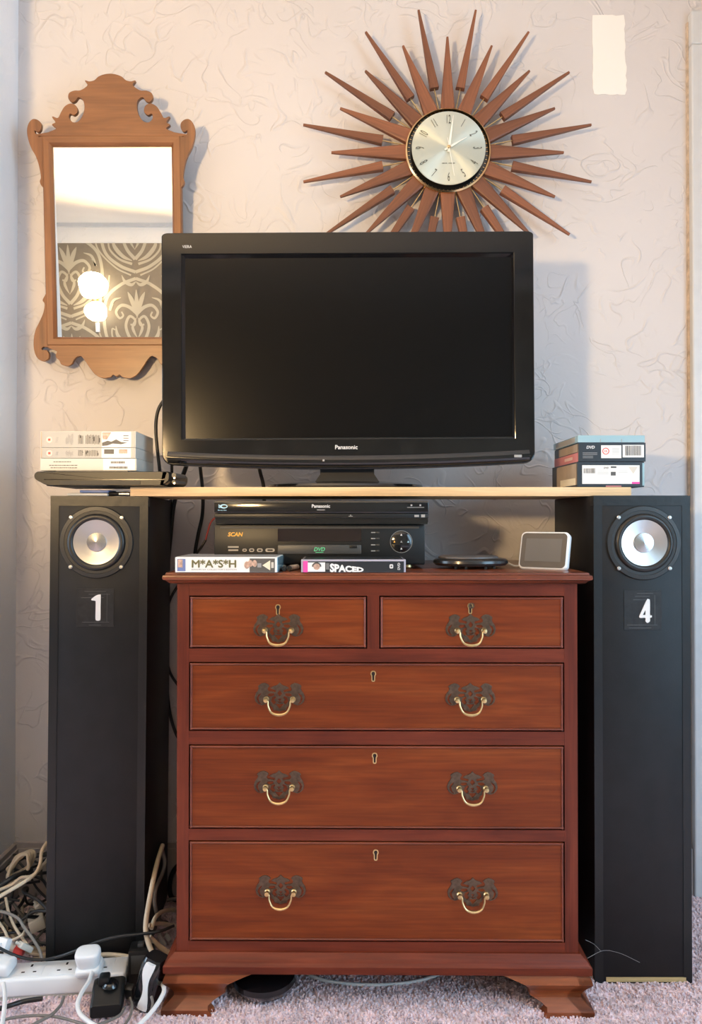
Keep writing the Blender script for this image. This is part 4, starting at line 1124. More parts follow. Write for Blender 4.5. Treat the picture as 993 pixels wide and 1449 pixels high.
for px in (90, 194):
    p = W(px, 669, DY); MB().lathe([(0, 0.0022), (0.002, 0.002), (0.0024, 0)], (p.x - t.location.x, 0.0025, hh - 0.0035), 'y', 12).build('stud', M['steel'], t)
hx = wd + 0.006
MB().tube([(hx, 0.01, hh * 0.75), (hx + 0.006, 0.08, hh * 0.75)], 0.005, seg=12, smooth=False).tube([(hx, 0.01, hh * 0.28), (hx + 0.006, 0.08, hh * 0.28)], 0.004, seg=12, smooth=False).build('hinge', M['player_edge'], t)
MB().lathe([(0, .001), (0.0022, .001), (0.0022, -0.002)], (hx + 0.002, 0.007, hh * 0.55), 'y', 10).build('hinge_screw', M['steel'], t)
MB().lathe([(0, .001), (0.0022, .001), (0.0022, -0.002)], (hx + 0.002, 0.007, hh * 0.18), 'y', 10).build('hinge_screw', M['steel'], t)
top_z = zb_ + hh + 0.0018
LY = 1.575
hts = [W(100, 648.5, LY).z, W(100, 633.5, LY).z, W(100, 610, LY).z]
labs = ['pale cream disc box at the bottom of the left pile', 'thin grey disc box in the middle of the left pile', 'thick grey disc box with photo panel on top of the left pile']
zz = top_z + 0.0003
rr = random.Random(11)
for i in range(3):
    x0, x1 = W(57, 640, LY).x, W((193, 192, 192)[i], 640, LY).x
    t = thing('disc_box', ((x0 + x1) / 2, LY, zz), labs[i], 'disc box', rot=(0, 0, R((0.4, -0.3, 0.2)[i])), group='disc boxes piled on the left')
    wd, hh = (x1 - x0) / 2, hts[i] - zz - 0.0003
    slab(t, -wd, wd, 0, 0.14, 0, hh, M['cream_card'], 'sleeve', 0.0008)
    def q(px): return (px - 125) * LY / F
    y_ = -0.0008
    if i == 0:
        slab(t, q(58), q(146), y_, 0, 0.001, hh - 0.001, M['cream_card'], 'spine')
        slab(t, q(146), q(191), y_, 0, 0.001, hh - 0.001, M['white_card'], 'spine_end')
        for zc_, a, b in ((0.72, 76, 101), (0.44, 70, 109), (0.24, 72, 108)):
            mk = MB(); x = q(a)
            while x < q(b):
                l_ = rr.uniform(0.002, 0.006); mk.box(x, x + l_, y_ - 0.0003, y_, hh * zc_ - 0.0008, hh * zc_ + 0.0008); x += l_ + 0.0012
            mk.build('small_print', M['print_dark'], t, smooth=0)
        for zc_, a, b in ((0.68, 157, 176), (0.26, 155, 179)):
            mk = MB(); x = q(a)
            while x < q(b):
                l_ = rr.uniform(0.0012, 0.0026); mk.box(x, x + l_, y_ - 0.0003, y_, hh * zc_ - 0.0022, hh * zc_ + 0.0022); x += l_ + 0.0008
            mk.build('bold_print', M['print_dark'], t, smooth=0)
    else:
        slab(t, q(60), q(144.5), y_, 0, 0.001, hh - 0.0012, M['grey_card'], 'spine')
        slab(t, q(144.5), q(186), y_, 0, 0.001, hh - 0.0012, M['white_card'], 'spine_photo')
        slab(t, q(186), q(191), y_, 0, 0.001, hh - 0.0012, M['grey_card'], 'spine_end')
        slab(t, q(58.5), q(60), y_ - 0.0002, 0, 0.001, hh - 0.0012, M['tan'], 'edge_line')
        MB().lathe([(0, 0.0012), (0.0065, 0.0011), (0.0066, 0.0)], (q(70.5), 0, hh * 0.48), 'y', 20).build('rating_disc', M['pale_rose'], t)
        slab(t, q(69), q(72), -0.0018, 0, hh * 0.48 - 0.0022, hh * 0.48 + 0.0022, M['red'], 'rating_mark')
        mk = MB()
        for k in range(4): mk.box(q(79 + 0.4 * k), q(82 + 0.3 * k), y_ - 0.0003, y_, hh * (0.34 + 0.09 * k) - 0.0007, hh * (0.34 + 0.09 * k) + 0.0007)
        for k in range(9):
            mk.box(q(93.5 + 1.2 * k), q(94.1 + 1.2 * k), y_ - 0.0003, y_, hh * rr.uniform(0.15, 0.35), hh * rr.uniform(0.55, 0.85))
        mk.build('small_print', M['print_grey'], t, smooth=0)
        mk = MB(); x = 111.5
        while x < 140:
            if 118.5 < x < 121: x += 1.4; continue
            l_ = rr.uniform(0.7, 1.6); za, zb2 = 0.18 + rr.uniform(0, 0.06), 0.80 - rr.uniform(0, 0.08)
            mk.box(q(x), q(x + l_ * 0.75), y_ - 0.0003, y_, hh * za, hh * zb2)
            if rr.random() < 0.6: mk.box(q(x), q(x + l_ + 0.8), y_ - 0.0003, y_, hh * (0.45 + rr.uniform(-.2, .25)), hh * (0.45 + rr.uniform(-.1, .3)) + 0.0012)
            x += l_ + 0.9
        mk.build('title_print', M['print_dark'], t, smooth=0)
        if i == 2:
            sh = [(q(145), 0.30), (q(153), 0.42), (q(158), 0.36), (q(165), 0.50), (q(172), 0.34), (q(181), 0.30), (q(172), 0.20), (q(160), 0.24), (q(152), 0.12), (q(145), 0.10)]
            MB().prism([(a, hh * b) for a, b in sh], y_ - 0.0003, y_).build('photo_shape', M['print_dark'], t, smooth=0)
            MB().prism([(q(145), hh * .93), (q(158), hh * .93), (q(152), hh * .5), (q(146), hh * .5)], y_ - 0.0003, y_).build('photo_shape', M['skin'], t, smooth=0)
            for k in range(3): slab(t, q(175), q(182.5), y_ - 0.0003, 0, hh * (0.42 + 0.15 * k) - 0.0008, hh * (0.42 + 0.15 * k) + 0.0008, M['print_dark'], 'photo_stripe')
        else:
            slab(t, q(148), q(162), y_ - 0.0003, 0, hh * 0.40, hh * 0.86, M['print_dark'], 'photo_shape')
            slab(t, q(169), q(181), y_ - 0.0003, 0, hh * 0.45, hh * 0.86, M['skin'], 'photo_shape')
    zz = hts[i] + 0.0002
# flat oddments under the portable player, on the speaker top
sz0 = SPZ + 0.0010
p0 = W(88, 696, 1.575); p1 = W(140, 696, 1.575)
o = tag(MB().box(p0.x, p1.x + 0.01, 1.60, 1.66, sz0, sz0 + 0.006, bev=0.0022).build('leaflet', M['cream_card']), 'crumpled pale leaflet under the portable player', 'leaflet')
o = tag(MB().box(W(106, 696, 1.58).x, W(148, 696, 1.58).x, 1.606, 1.66, sz0 + 0.0064, sz0 + 0.0125, bev=0.002).build('booklet', M['bluebit']), 'blue booklet squeezed under the portable player', 'booklet')
t = thing('pen', (W(162, 696, 1.59).x, 1.61, sz0), 'black pen with silver band under the portable player', 'pen')
MB().lathe([(0.0018, -0.030), (0.0042, -0.026), (0.0042, 0.024), (0.0025, 0.026), (0, 0.026)], (0, 0, 0.0046), 'x', 16).build('barrel', M['player'], t)
MB().lathe([(0.0046, 0.004), (0.0046, 0.026)], (0, 0, 0.0046), 'x', 16).build('band', M['steel'], t)
# pile on the right speaker end
RY = 1.60
x0 = W(818.5, 650, RY).x; x1 = W(914, 650, RY).x
zA = [SHT + 0.0004, W(850, 653, RY).z, W(850, 626, RY).z, W(850, 615.5, RY).z]
labs = ['black disc box with white label at the bottom of the right pile', 'black disc box with red rating mark in the middle of the right pile', 'pale blue disc case on top of the right pile']
for i in range(3):
    xa, xb = (x0 - 0.003, x1 - 0.003) if i == 0 else ((x0, x1) if i == 1 else (x0 - 0.001, x1 - 0.0015))
    t = thing('disc_box', ((xa + xb) / 2, RY + 0.002, zA[i]), labs[i], 'disc box', rot=(0, 0, R((0.6, -0.2, 0.2)[i])), group='disc boxes piled on the right')
    wd, hh = (xb - xa) / 2, zA[i + 1] - zA[i] - 0.0004
    k_ = RY / F
    if i == 2:
        slab(t, -wd, wd, 0, 0.19, 0, hh, M['clear_blue'], 'case', 0.0012)
        for px in (850, 880): slab(t, (px - 866) * k_, (px - 865.2) * k_, -0.0004, 0, 0.001, hh * 0.5, M['print_grey'], 'clasp')
        slab(t, -wd - 0.0004, -wd + 0.001, 0.02, 0.17, 0.002, hh - 0.002, M['grey_card'], 'spine')
    else:
        slab(t, -wd, wd, 0, 0.19, 0, hh, M['black_card'], 'sleeve', 0.0008)
        slab(t, -wd - 0.0006, -wd + 0.001, 0.004, 0.150, (hh * 0.52 if i == 1 else hh * 0.08), hh * 0.94, M['tan'], 'spine_picture')
        if i == 1:
            slab(t, -wd - 0.0008, -wd + 0.001, 0.002, 0.188, 0.0, hh * 0.48, M['rose'], 'spine_band')
            slab(t, -wd - 0.0012, -wd, 0.04, 0.10, hh * .16, hh * .32, M['pale_rose'], 'spine_print')
            slab(t, (850.5 - 866) * k_, (879 - 866) * k_, -0.0006, 0, hh * 0.18, hh * 0.86, M['white_card'], 'label_panel')
            slab(t, (881 - 866) * k_, (911 - 866) * k_, -0.0006, 0, hh * 0.22, hh * 0.88, M['white_card'], 'label_panel')
            me_ = plate_mesh(circ(0, 0, 0.0072, 28), (circ(0, 0, 0.0056, 24),), 0.0008); me_.materials.append(M['red']); o = link('rating_ring', me_, t); o.location = ((857 - 866) * k_, -0.0004, hh * 0.55)
            put_text('15', 0.0045, ((857 - 866) * k_, -0.0010, hh * 0.55), M['red'], t, name='rating_lettering', bold=0.03)
            put_text('DVD', 0.0058, ((835.5 - 866) * k_, -0.0008, hh * 0.76), M['logo'], t, bold=0.04, shear=0.2)
            mk = MB()
            for zc_ in (0.46, 0.38, 0.28, 0.20): mk.box((824.5 - 866) * k_, (845 - 866 - 6 * (zc_ < .3)) * k_, -0.0005, 0, hh * zc_ - 0.0005, hh * zc_ + 0.0005)
            for zc_ in (0.70, 0.62, 0.54, 0.46, 0.38): mk.box((866 - 866) * k_, (876 - 866) * k_, -0.0009, 0, hh * zc_ - 0.0004, hh * zc_ + 0.0004)
            mk.build('small_print', M['print_grey'], t, smooth=0)
            mk = MB(); x = 884.5
            while x < 907.5:
                l_ = rr.uniform(0.4, 1.4); mk.box((x - 866) * k_, (x + l_ - 866) * k_, -0.0010, 0, hh * 0.32, hh * 0.84); x += l_ + rr.uniform(0.5, 1.2)
            mk.build('barcode', M['print_dark'], t, smooth=0)
        else:
            slab(t, -wd - 0.0010, -wd + 0.001, 0.010, 0.12, hh * 0.08, hh * 0.36, M['gold_tri'], 'spine_print')
            slab(t, (824.5 - 865) * k_, (906 - 865) * k_, -0.0006, 0, hh * 0.12, hh * 0.86, M['white_card'], 'label_panel')
            slab(t, (895 - 865) * k_, (906 - 865) * k_, -0.0010, 0, hh * 0.12, hh * 0.20, M['pink'], 'pink_corner')
            slab(t, wd - 0.004, wd + 0.0002, -0.0004, 0, hh * 0.05, hh * 0.95, M['clear_blue'], 'edge_daylight')  # right edge tinted pale blue to carry the window's highlight
            slab(t, (858 - 865) * k_, (880 - 865) * k_, -0.0008, 0, 0.0005, hh * 0.05, M['rose'], 'red_edge')
            mk = MB(); x = 826.5
            while x < 842.5:
                l_ = rr.uniform(0.3, 1.0); mk.box((x - 865) * k_, (x + l_ - 865) * k_, -0.0010, 0, hh * 0.54, hh * 0.74); x += l_ + rr.uniform(0.5, 1.0)
            mk.build('barcode', M['print_dark'], t, smooth=0)
            put_text('DVD', 0.0035, ((858.5 - 865) * k_, -0.0010, hh * 0.76), M['print_dark'], t, bold=0.03, shear=0.2)
            slab(t, (865 - 865) * k_, (873 - 865) * k_, -0.0010, 0, hh * 0.75, hh * 0.82, M['print_dark'], 'logo_print')
            slab(t, (865 - 865) * k_, (872 - 865) * k_, -0.0010, 0, hh * 0.45, hh * 0.60, M['print_dark'], 'logo_print')
            MB().prism([((890 - 865) * k_, hh * 0.80), ((903.5 - 865) * k_, hh * 0.80), ((897 - 865) * k_, hh * 0.52)], -0.0010, 0).build('triangle_print', M['cream_card'], t, smooth=0)
            mk = MB()
            for zc_ in (0.70, 0.64, 0.58, 0.52): mk.box((846 - 865) * k_, (862 - 865) * k_, -0.0009, 0, hh * zc_ - 0.0003, hh * zc_ + 0.0003)
            for zc_ in (0.70, 0.64, 0.58): mk.box((876 - 865) * k_, (889 - 865) * k_, -0.0009, 0, hh * zc_ - 0.0003, hh * zc_ + 0.0003)
            mk.box((828 - 865) * k_, (904 - 865) * k_, -0.0009, 0, hh * 0.37, hh * 0.375)
            mk.build('small_print', M['grey_card'], t, smooth=0)

# ------------------------------------------------------------------ round portable player and smart display on the chest
GY = 1.535
p = W(672.5, 806, GY)
t = thing('round_player', (p.x, GY + 0.062, CTOP), 'low oval gunmetal player on little feet beside the smart display', 'player', rot=(0, 0, R(4)))
rx = 55.5 * GY / F
MB().lathe([(0, 0.0040), (rx * 0.72, 0.0040), (rx * 0.93, 0.0065), (rx * 0.995, 0.0115), (rx * 0.985, 0.0165), (rx * 0.94, 0.0195), (rx * 0.80, 0.0215), (0, 0.0215)], (0, 0, 0), 'z', 64, sy=0.80).build('body', M['disc_body'], t)
MB().lathe([(rx * 0.80, 0.0214), (rx * 0.79, 0.0240), (rx * 0.74, 0.0256), (0, 0.0262)], (-0.004, 0.004, 0), 'z', 64, sy=0.80).build('lid', M['disc_lid'], t)
for a in (-2.25, -1.9, -1.25, -0.9, 1.2, 2.0):
    MB().lathe([(0.0030, 0.0003), (0.0034, 0.003), (0.0030, 0.0060), (0, 0.0060)], (rx * 0.80 * math.cos(a), rx * 0.80 * 0.80 * math.sin(a), 0), 'z', 10).build('foot', M['rubber'], t)
SY = 1.535
p = W(768, 806, SY)
t = thing('smart_display', (p.x - 0.002, SY, CTOP), 'small white smart display with a blank grey screen leaning back on the chest', 'smart display', rot=(0, 0, R(-33)))
sw, shh = 0.050, 0.079
tilt = Matrix.Rotation(R(-17), 4, 'X') @ Matrix.Identity(4)
def sd(poly, y): return [tilt @ Vector((a, y, b)) for a, b in poly]
fp = rrect(-sw, sw, 0.0006, shh, 0.010, 6)
fp_i = rrect(-sw + 0.0025, sw - 0.0025, 0.003, shh - 0.0025, 0.009, 6)
bk = rrect(-sw * 0.82, sw * 0.82, 0.008, shh * 0.66, 0.010, 6)
MB().loft([sd(fp_i, -0.003), sd(fp, 0.0), sd(fp, 0.012), [tilt @ Vector((a, 0.030, max(b, 0.012))) for a, b in bk]]).build('shell', M['white_pl'], t, smooth=50)
MB().loft([sd(rrect(-sw + 0.0035, sw - 0.0035, 0.004, shh - 0.0035, 0.0085, 6), -0.0036), sd(rrect(-sw + 0.0035, sw - 0.0035, 0.004, shh - 0.0035, 0.0085, 6), -0.0022)]).build('face', M['display_face'], t, smooth=0)
MB().loft([sd([(-sw + 0.013, 0.0165), (sw - 0.013, 0.0165), (sw - 0.013, shh - 0.0150), (-sw + 0.013, shh - 0.0150)], -0.0040), sd([(-sw + 0.013, 0.0165), (sw - 0.013, 0.0165), (sw - 0.013, shh - 0.0150), (-sw + 0.013, shh - 0.0150)], -0.0030)]).build('screen', M['display'], t, smooth=0)

# ------------------------------------------------------------------ cables
def cable(nm, pts, r, m_, label, cat='cable', group=None, n=8):
    P = [W(*q) if len(q) == 3 else Vector(q[:3]) for q in pts]
    P = [Vector((max(p.x, LEFT_X + r + 0.02) if p.y > 1.47 else p.x, min(p.y, WALL_Y - 0.02), max(p.z, r + 0.001))) for p in P]
    o = MB().tube(P, r, seg=8, n=n).build(nm, M[m_], smooth=80)
    return tag(o, label, cat, group)
HB_ = 1.885
cable('cable', [(236, 560, HB_), (224, 580, HB_), (220.5, 605, HB_), (223, 640, HB_), (226, 668, HB_), (228, 720, 1.911), (231, 800, 1.911)], 0.0042, 'black_cable', 'black cable bulging out left of the television')
cable('cable', [(243, 645, 1.80), (243, 690, 1.88), (241, 720, 1.911), (238, 800, 1.911)], 0.0036, 'black_cable', 'short black cable dropping at the left corner of the television')
cable('cable', [(270, 640, 1.80), (262, 664, 1.87), (252, 692, 1.89), (245, 720, 1.909), (241, 760, 1.909), (236, 810, 1.909)], 0.0055, 'black_cable', 'thick black cable slanting behind the portable player hinge')
cable('cable', [(281, 640, 1.80), (284, 668, 1.88), (287, 700, 1.89), (286, 730, 1.89), (280, 758, 1.89), (275, 790, 1.89), (272, 840, 1.905), (268, 900, 1.91)], 0.0045, 'black_cable', 'black cable passing behind the board left of the stacked players')
cable('cable', [(362, 640, 1.80), (368, 668, 1.88), (373, 690, 1.885), (374, 730, 1.89)], 0.0048, 'black_cable', 'black cable dropping behind the left end of the television base')
cable('cable', [(252, 828, 1.91), (240, 850, 1.911), (234, 880, 1.911), (234, 915, 1.911), (240, 950, 1.911), (256, 975, 1.911)], 0.0034, 'black_cable', 'black cable curving beside the upper left edge of the chest')
cable('cable', [(233, 812, 1.911), (233, 870, 1.911), (235, 945, 1.911), (239, 1000, 1.911), (248, 1035, 1.911), (262, 1060, 1.911)], 0.0040, 'black_cable', 'long black cable running down between left speaker and chest')
cable('cable', [(310, 728, 1.80), (299, 738, 1.80), (294, 752, 1.80), (291, 764, 1.80)], 0.0022, 'red_cable', 'thin dark red lead left of the stacked players')
cable('cable', [(291, 764, 1.80), (285, 774, 1.80), (278, 784, 1.82), (272, 800, 1.85)], 0.0030, 'black_cable', 'short black plug lead below the dark red lead')
cable('cable', [(738, 800, 1.56), (728, 801, 1.60), (716, 796, 1.68), (700, 793, 1.78), (690, 796, 1.88)], 0.0022, 'white_cable', 'white lead running back from the smart display')
# thick cream leads between left speaker and chest
cream_g = 'cream leads between left speaker and chest'
cable('cable', [(230, 1196, 1.70), (222, 1222, 1.65), (214, 1260, 1.595), (207, 1300, 1.57), (207, 1322, 1.555), (214, 1345, 1.54), (225, 1362, 1.53), (232, 1392, 1.52)], 0.0052, 'cream_cable', 'thick cream lead bowing down beside the left speaker', group=cream_g)
cable('cable', [(228, 1198, 1.70), (233, 1218, 1.70), (230, 1235, 1.68), (220, 1258, 1.63), (219, 1280, 1.62), (226, 1302, 1.65), (236, 1306, 1.70)], 0.0045, 'grey_cable', 'dull grey lead looping behind the cream lead', group=cream_g)
cable('cable', [(214, 1314, 1.585), (220, 1298, 1.61), (230, 1290, 1.66), (244, 1288, 1.74), (264, 1292, 1.80)], 0.0045, 'cream_cable', 'cream lead arching towards the chest side', group=cream_g)
cable('cable', [(209, 1310, 1.582), (220, 1307, 1.61), (236, 1308, 1.65), (256, 1312, 1.68), (272, 1314, 1.70)], 0.0042, 'cream_cable', 'cream lead lying level behind the black lead', group=cream_g)
cable('cable', [(211, 1326, 1.565), (224, 1338, 1.57), (240, 1350, 1.58), (254, 1362, 1.60)], 0.0055, 'cream_cable', 'cream lead slanting down behind the chest foot', group=cream_g)
cable('cable', [(236, 1274, 1.86), (246, 1272, 1.86), (262, 1273, 1.87)], 0.0042, 'grey_cable', 'short grey lead by the chest side above the cream loops', group=cream_g)
cable('cable', [(262, 1215, 1.88), (246, 1232, 1.87), (240, 1252, 1.87), (243, 1270, 1.87), (258, 1285, 1.88)], 0.0060, 'black_cable', 'thick black loop in the gap beside the chest')
cable('cable', [(246, 1310, 1.58), (225, 1318, 1.555), (196, 1322, 1.545), (168, 1325, 1.54), (140, 1332, 1.54), (110, 1344, 1.54), (85, 1353, 1.545), (60, 1358, 1.545), (35, 1356, 1.54), (10, 1347, 1.53), (-20, 1330, 1.52)], 0.0030, 'black_cable', 'long thin black lead sagging across the foot of the left speaker')
cable('cable', [(196, 1358, 1.58), (175, 1353, 1.59), (150, 1351, 1.59), (130, 1354, 1.58), (100, 1366, 1.57)], 0.0048, 'cream_cable', 'cream flex arching behind the white plug')
for k, (a, b) in enumerate(((1320, 1330), (1328, 1324))):
    pa = W(229 + 8 * k, 1330 - 4 * k, 1.68); 
    t = tag(MB().box(-0.004, 0.004, -0.004, 0.004, -0.014 + 0.006 * k, 0.014 - 0.006 * k, bev=0.001).build('cable_clip', M['cream_card']), ('slim' if k == 0 else 'square') + ' pale cable clip among the leads beside the chest', 'clip')
    t.location = pa; t.rotation_euler = (0, R(-30 - 10 * k), 0)
# the tangle left of the left speaker
tg_ = 'leads tangled in the left corner'
cen = W(30, 1222, 1.76)
for k in range(5):
    rr2 = random.Random(20 + k); pts = []
    for q in range(12):
        a = 2 * PI * q / 12
        u = (0.036 + 0.004 * rr2.uniform(-1, 1)) * math.cos(a); v = (0.016 + 0.004 * rr2.uniform(-1, 1)) * math.sin(a)
        c_, s_ = math.cos(R(38 + 6 * k)), math.sin(R(38 + 6 * k))
        pts.append(cen + Vector((u * c_ - v * s_ + 0.004 * k, -0.012 * k + 0.004 * math.sin(a * 2), u * s_ + v * c_ + 0.002 * k)))
    tag(MB().tube(pts, 0.0034, n=5, closed=True).build('cable_coil', M['cream_cable'], smooth=80), 'turn of cream lead coiled in the left corner', 'cable', 'turns of the coiled cream lead')
cable('cable', [(66, 1192, 1.70), (59, 1205, 1.68), (57, 1222, 1.66), (50, 1236, 1.64), (34, 1248, 1.62), (14, 1260, 1.60), (-10, 1274, 1.58)], 0.0040, 'cream_cable', 'cream lead sweeping from behind the left speaker to the picture edge', group=tg_)
cable('cable', [(68, 1215, 1.69), (58, 1228, 1.67), (44, 1240, 1.65), (30, 1242, 1.66), (16, 1252, 1.66), (-8, 1262, 1.64)], 0.0036, 'cream_cable', 'second cream lead just behind the sweeping one', group=tg_)
cable('cable', [(45, 1230, 1.72), (30, 1237, 1.70), (16, 1243, 1.68), (-6, 1258, 1.66)], 0.0060, 'black_cable', 'thick black lead under the cream coil', group=tg_)
cable('cable', [(8, 1270, 1.66), (12, 1290, 1.64), (20, 1310, 1.62), (32, 1328, 1.60), (38, 1336, 1.58)], 0.0030, 'cream_cable', 'slim cream lead falling across the tangle', group=tg_)
cable('cable', [(-8, 1288, 1.60), (10, 1292, 1.60), (26, 1300, 1.60), (34, 1312, 1.59), (46, 1328, 1.58), (56, 1345, 1.57), (60, 1360, 1.56)], 0.0032, 'grey_cable', 'grey lead arching over the front of the tangle', group=tg_)
cable('cable', [(-5, 1300, 1.62), (6, 1316, 1.61), (14, 1330, 1.60), (30, 1324, 1.59), (36, 1316, 1.60)], 0.0030, 'cream_cable', 'cream lead making a small loop low in the tangle', group=tg_)
rr3 = random.Random(44)
for k in range(26):
    c0 = Vector((rr3.uniform(-0.81, -0.66), rr3.uniform(1.62, 1.84), rr3.uniform(0.012, 0.10)))
    pts = [c0]
    d = Vector((rr3.uniform(-1, 1), rr3.uniform(-1, 1), rr3.uniform(-0.6, 0.6))).normalized()
    for q in range(9):
        d = (d + Vector((rr3.uniform(-1, 1), rr3.uniform(-1, 1), rr3.uniform(-0.8, 0.6))) * 0.75).normalized()
        np = pts[-1] + d * 0.038
        nx_ = min(max(np.x, -0.815), -0.645); ny_ = min(max(np.y, 1.60), 1.88); nz2 = min(max(np.z, 0.006), 0.125)
        if (nx_, ny_) != (np.x, np.y): d = Vector((-d.x, -d.y, d.z))
        pts.append(Vector((nx_, ny_, nz2)))
    mname = ['black_cable', 'black_cable', 'grey_cable', 'black_cable', 'grey_cable', 'black_cable', 'cream_cable'][k % 7]
    cn = {'black_cable': 'black', 'grey_cable': 'grey', 'cream_cable': 'cream'}[mname]
    tag(MB().tube(pts, rr3.uniform(0.0026, 0.0042), n=5, seg=7).build('cable', M[mname], smooth=80), cn + ' lead knotted into the tangle left of the left speaker', 'cable', cn + ' leads knotted in the left tangle')
for k, (px, py, Y, m_, lb, sz) in enumerate(((27, 1346, 1.585, 'red', 'small red plug low in the cable tangle', (0.010, 0.012, 0.010)), (17, 1346, 1.60, 'cream_card', 'cream plug beside the small red plug', (0.014, 0.016, 0.013)), (52, 1306, 1.66, 'cream_card', 'pale round-edged plug beside the left speaker in the tangle', (0.016, 0.014, 0.013)), (55, 1284, 1.68, 'cream_card', 'small cream connector high in the tangle', (0.007, 0.010, 0.010)), (36, 1340, 1.57, 'cream_card', 'cream connector right of the small red plug', (0.006, 0.008, 0.016)), (6, 1336, 1.56, 'white_pl', 'white connector at the left picture edge above the power strip', (0.012, 0.012, 0.008)))):
    p = W(px, py, Y)
    t = thing('plug', p, lb, 'plug', rot=(0, R(20 - 17 * k), R(13 * k)))
    MB().box(-sz[0], sz[0], -sz[1], sz[1], -sz[2], sz[2], bev=0.003, seg=2).build('body', M[m_], t)
    MB().tube([(0, 0, sz[2] * 0.8), (0, 0.004, sz[2] + 0.008)], 0.003, smooth=False).build('cable_sleeve', M[m_], t)

# ------------------------------------------------------------------ power strip and plugs
sa = W(-40, 1402, 1.490); sb = W(176, 1391, 1.515)
ang = math.atan2(1.523 - 1.492, sb.x - sa.x)
ps = thing('power_strip', ((sa.x + sb.x) / 2, 1.505, 0.001), 'white multi-socket power strip on the carpet below the left speaker', 'power strip', rot=(0, 0, ang))
pl2 = (sb.x - sa.x) / 2
MB().box(-pl2, pl2, 0, 0.062, 0.006, 0.042, bev=0.006, seg=3).build('casing', M['white_pl'], ps)
MB().box(-pl2 + 0.004, pl2 - 0.004, 0.003, 0.059, 0.0, 0.0065).build('base', M['cream_card'], ps, smooth=0)
for k in range(3):
    cx_ = -0.045 + k * 0.068
    so = MB().box(cx_ - 0.026, cx_ + 0.026, 0.008, 0.055, 0.0415, 0.0428, bev=0.0006).build('socket', M['white_pl'], ps)
    for dx, dy, w_, d_ in ((0, 0.044, 0.002, 0.004), (-0.011, 0.022, 0.0032, 0.0018), (0.011, 0.022, 0.0032, 0.0018)):
        MB().box(cx_ + dx - w_, cx_ + dx + w_, dy - d_, dy + d_, 0.0424, 0.0431).build('pin_hole', M['gap'], so, smooth=0)
# white plug standing in the strip
pp0 = W(128, 1380, 1.53)
t = thing('plug', (pp0.x, 1.527, 0.0432), 'white mains plug standing in the power strip', 'plug', rot=(R(12), R(-3), R(4)))
MB().loft([[Vector((a * 0.95, b * .85, 0.0008)) for a, b in rrect(-0.025, 0.025, -0.022, 0.022, 0.008)], [Vector((a, b, 0.006)) for a, b in rrect(-0.025, 0.025, -0.022, 0.022, 0.009)], [Vector((a * .95, b, 0.014)) for a, b in rrect(-0.025, 0.025, -0.022, 0.022, 0.011)], [Vector((a * .9, b * .9, 0.017)) for a, b in rrect(-0.025, 0.025, -0.022, 0.022, 0.011)]]).build('body', M['white_pl'], t, smooth=60)
MB().loft([[Vector((a * s, b * s, z)) for a, b in rrect(-0.024, 0.024, -0.018, 0.018, 0.014)] for s, z in ((0.86, 0.016), (0.93, 0.022), (1.0, 0.034), (1.0, 0.042), (0.95, 0.0455), (0.80, 0.047))]).build('grip', M['white_pl'], t, smooth=60)
cable('cable', [(130, 1376, 1.505), (126, 1388, 1.47), (116, 1404, 1.43), (110, 1420, 1.40), (113, 1434, 1.375), (126, 1446, 1.35), (146, 1458, 1.335)], 0.0040, 'white_cable', 'white flex curving from the standing plug onto the carpet')
# white plug at the very left
p = W(4, 1382, 1.52)
t = thing('plug', (p.x - 0.006, 1.523, 0.0432), 'white mains plug at the left picture edge on the power strip', 'plug', rot=(R(6), 0, R(-4)))
MB().box(-0.026, 0.026, -0.020, 0.022, 0.0008, 0.026, bev=0.007, seg=3).build('body', M['white_pl'], t, smooth=50)
MB().box(-0.010, 0.010, -0.026, -0.018, 0.004, 0.016, bev=0.003).build('cable_sleeve', M['white_pl'], t)
cable('cable', [(5, 1392, 1.485), (7, 1408, 1.44), (6, 1428, 1.39), (3, 1450, 1.35), (0, 1470, 1.31)], 0.0040, 'white_cable', 'white flex dropping at the left picture edge')
# black plug-in adapter on the carpet
p = W(153, 1428, 1.47)
t = thing('power_adapter', (p.x, 1.468, 0.004), 'matt black power adapter lying on the carpet before the strip', 'adapter', rot=(0, 0, R(9)))
MB().loft([[Vector((a, y, z)) for a, z in q] for y, q in ((-0.026, rrect(-0.029, 0.029, 0.002, 0.028, 0.006)), (-0.029, rrect(-0.027, 0.027, 0.004, 0.026, 0.005)))][::-1] + [[Vector((a, y, z)) for a, z in rrect(-0.029, 0.029, 0.002, zt2, 0.007)] for y, zt2 in ((-0.012, 0.034), (0.004, 0.046), (0.02, 0.050), (0.028, 0.046))]).build('body', M['player'], t, smooth=40)
MB().lathe([(0, 0.008), (0.011, 0.007), (0.015, 0.003), (0.016, 0)], (0.004, 0.004, 0.044), 'z', 24).build('grip_dome', M['player_gloss'], t)
MB().box(-0.018, 0.002, 0.0, 0.024, 0.044, 0.060, bev=0.004).build('lug', M['player'], t)
cable('cable', [(176, 1426, 1.45), (170, 1436, 1.425), (155, 1444, 1.40), (138, 1450, 1.38), (110, 1458, 1.36)], 0.0026, 'grey_cable', 'thin grey lead from the black adapter along the carpet')
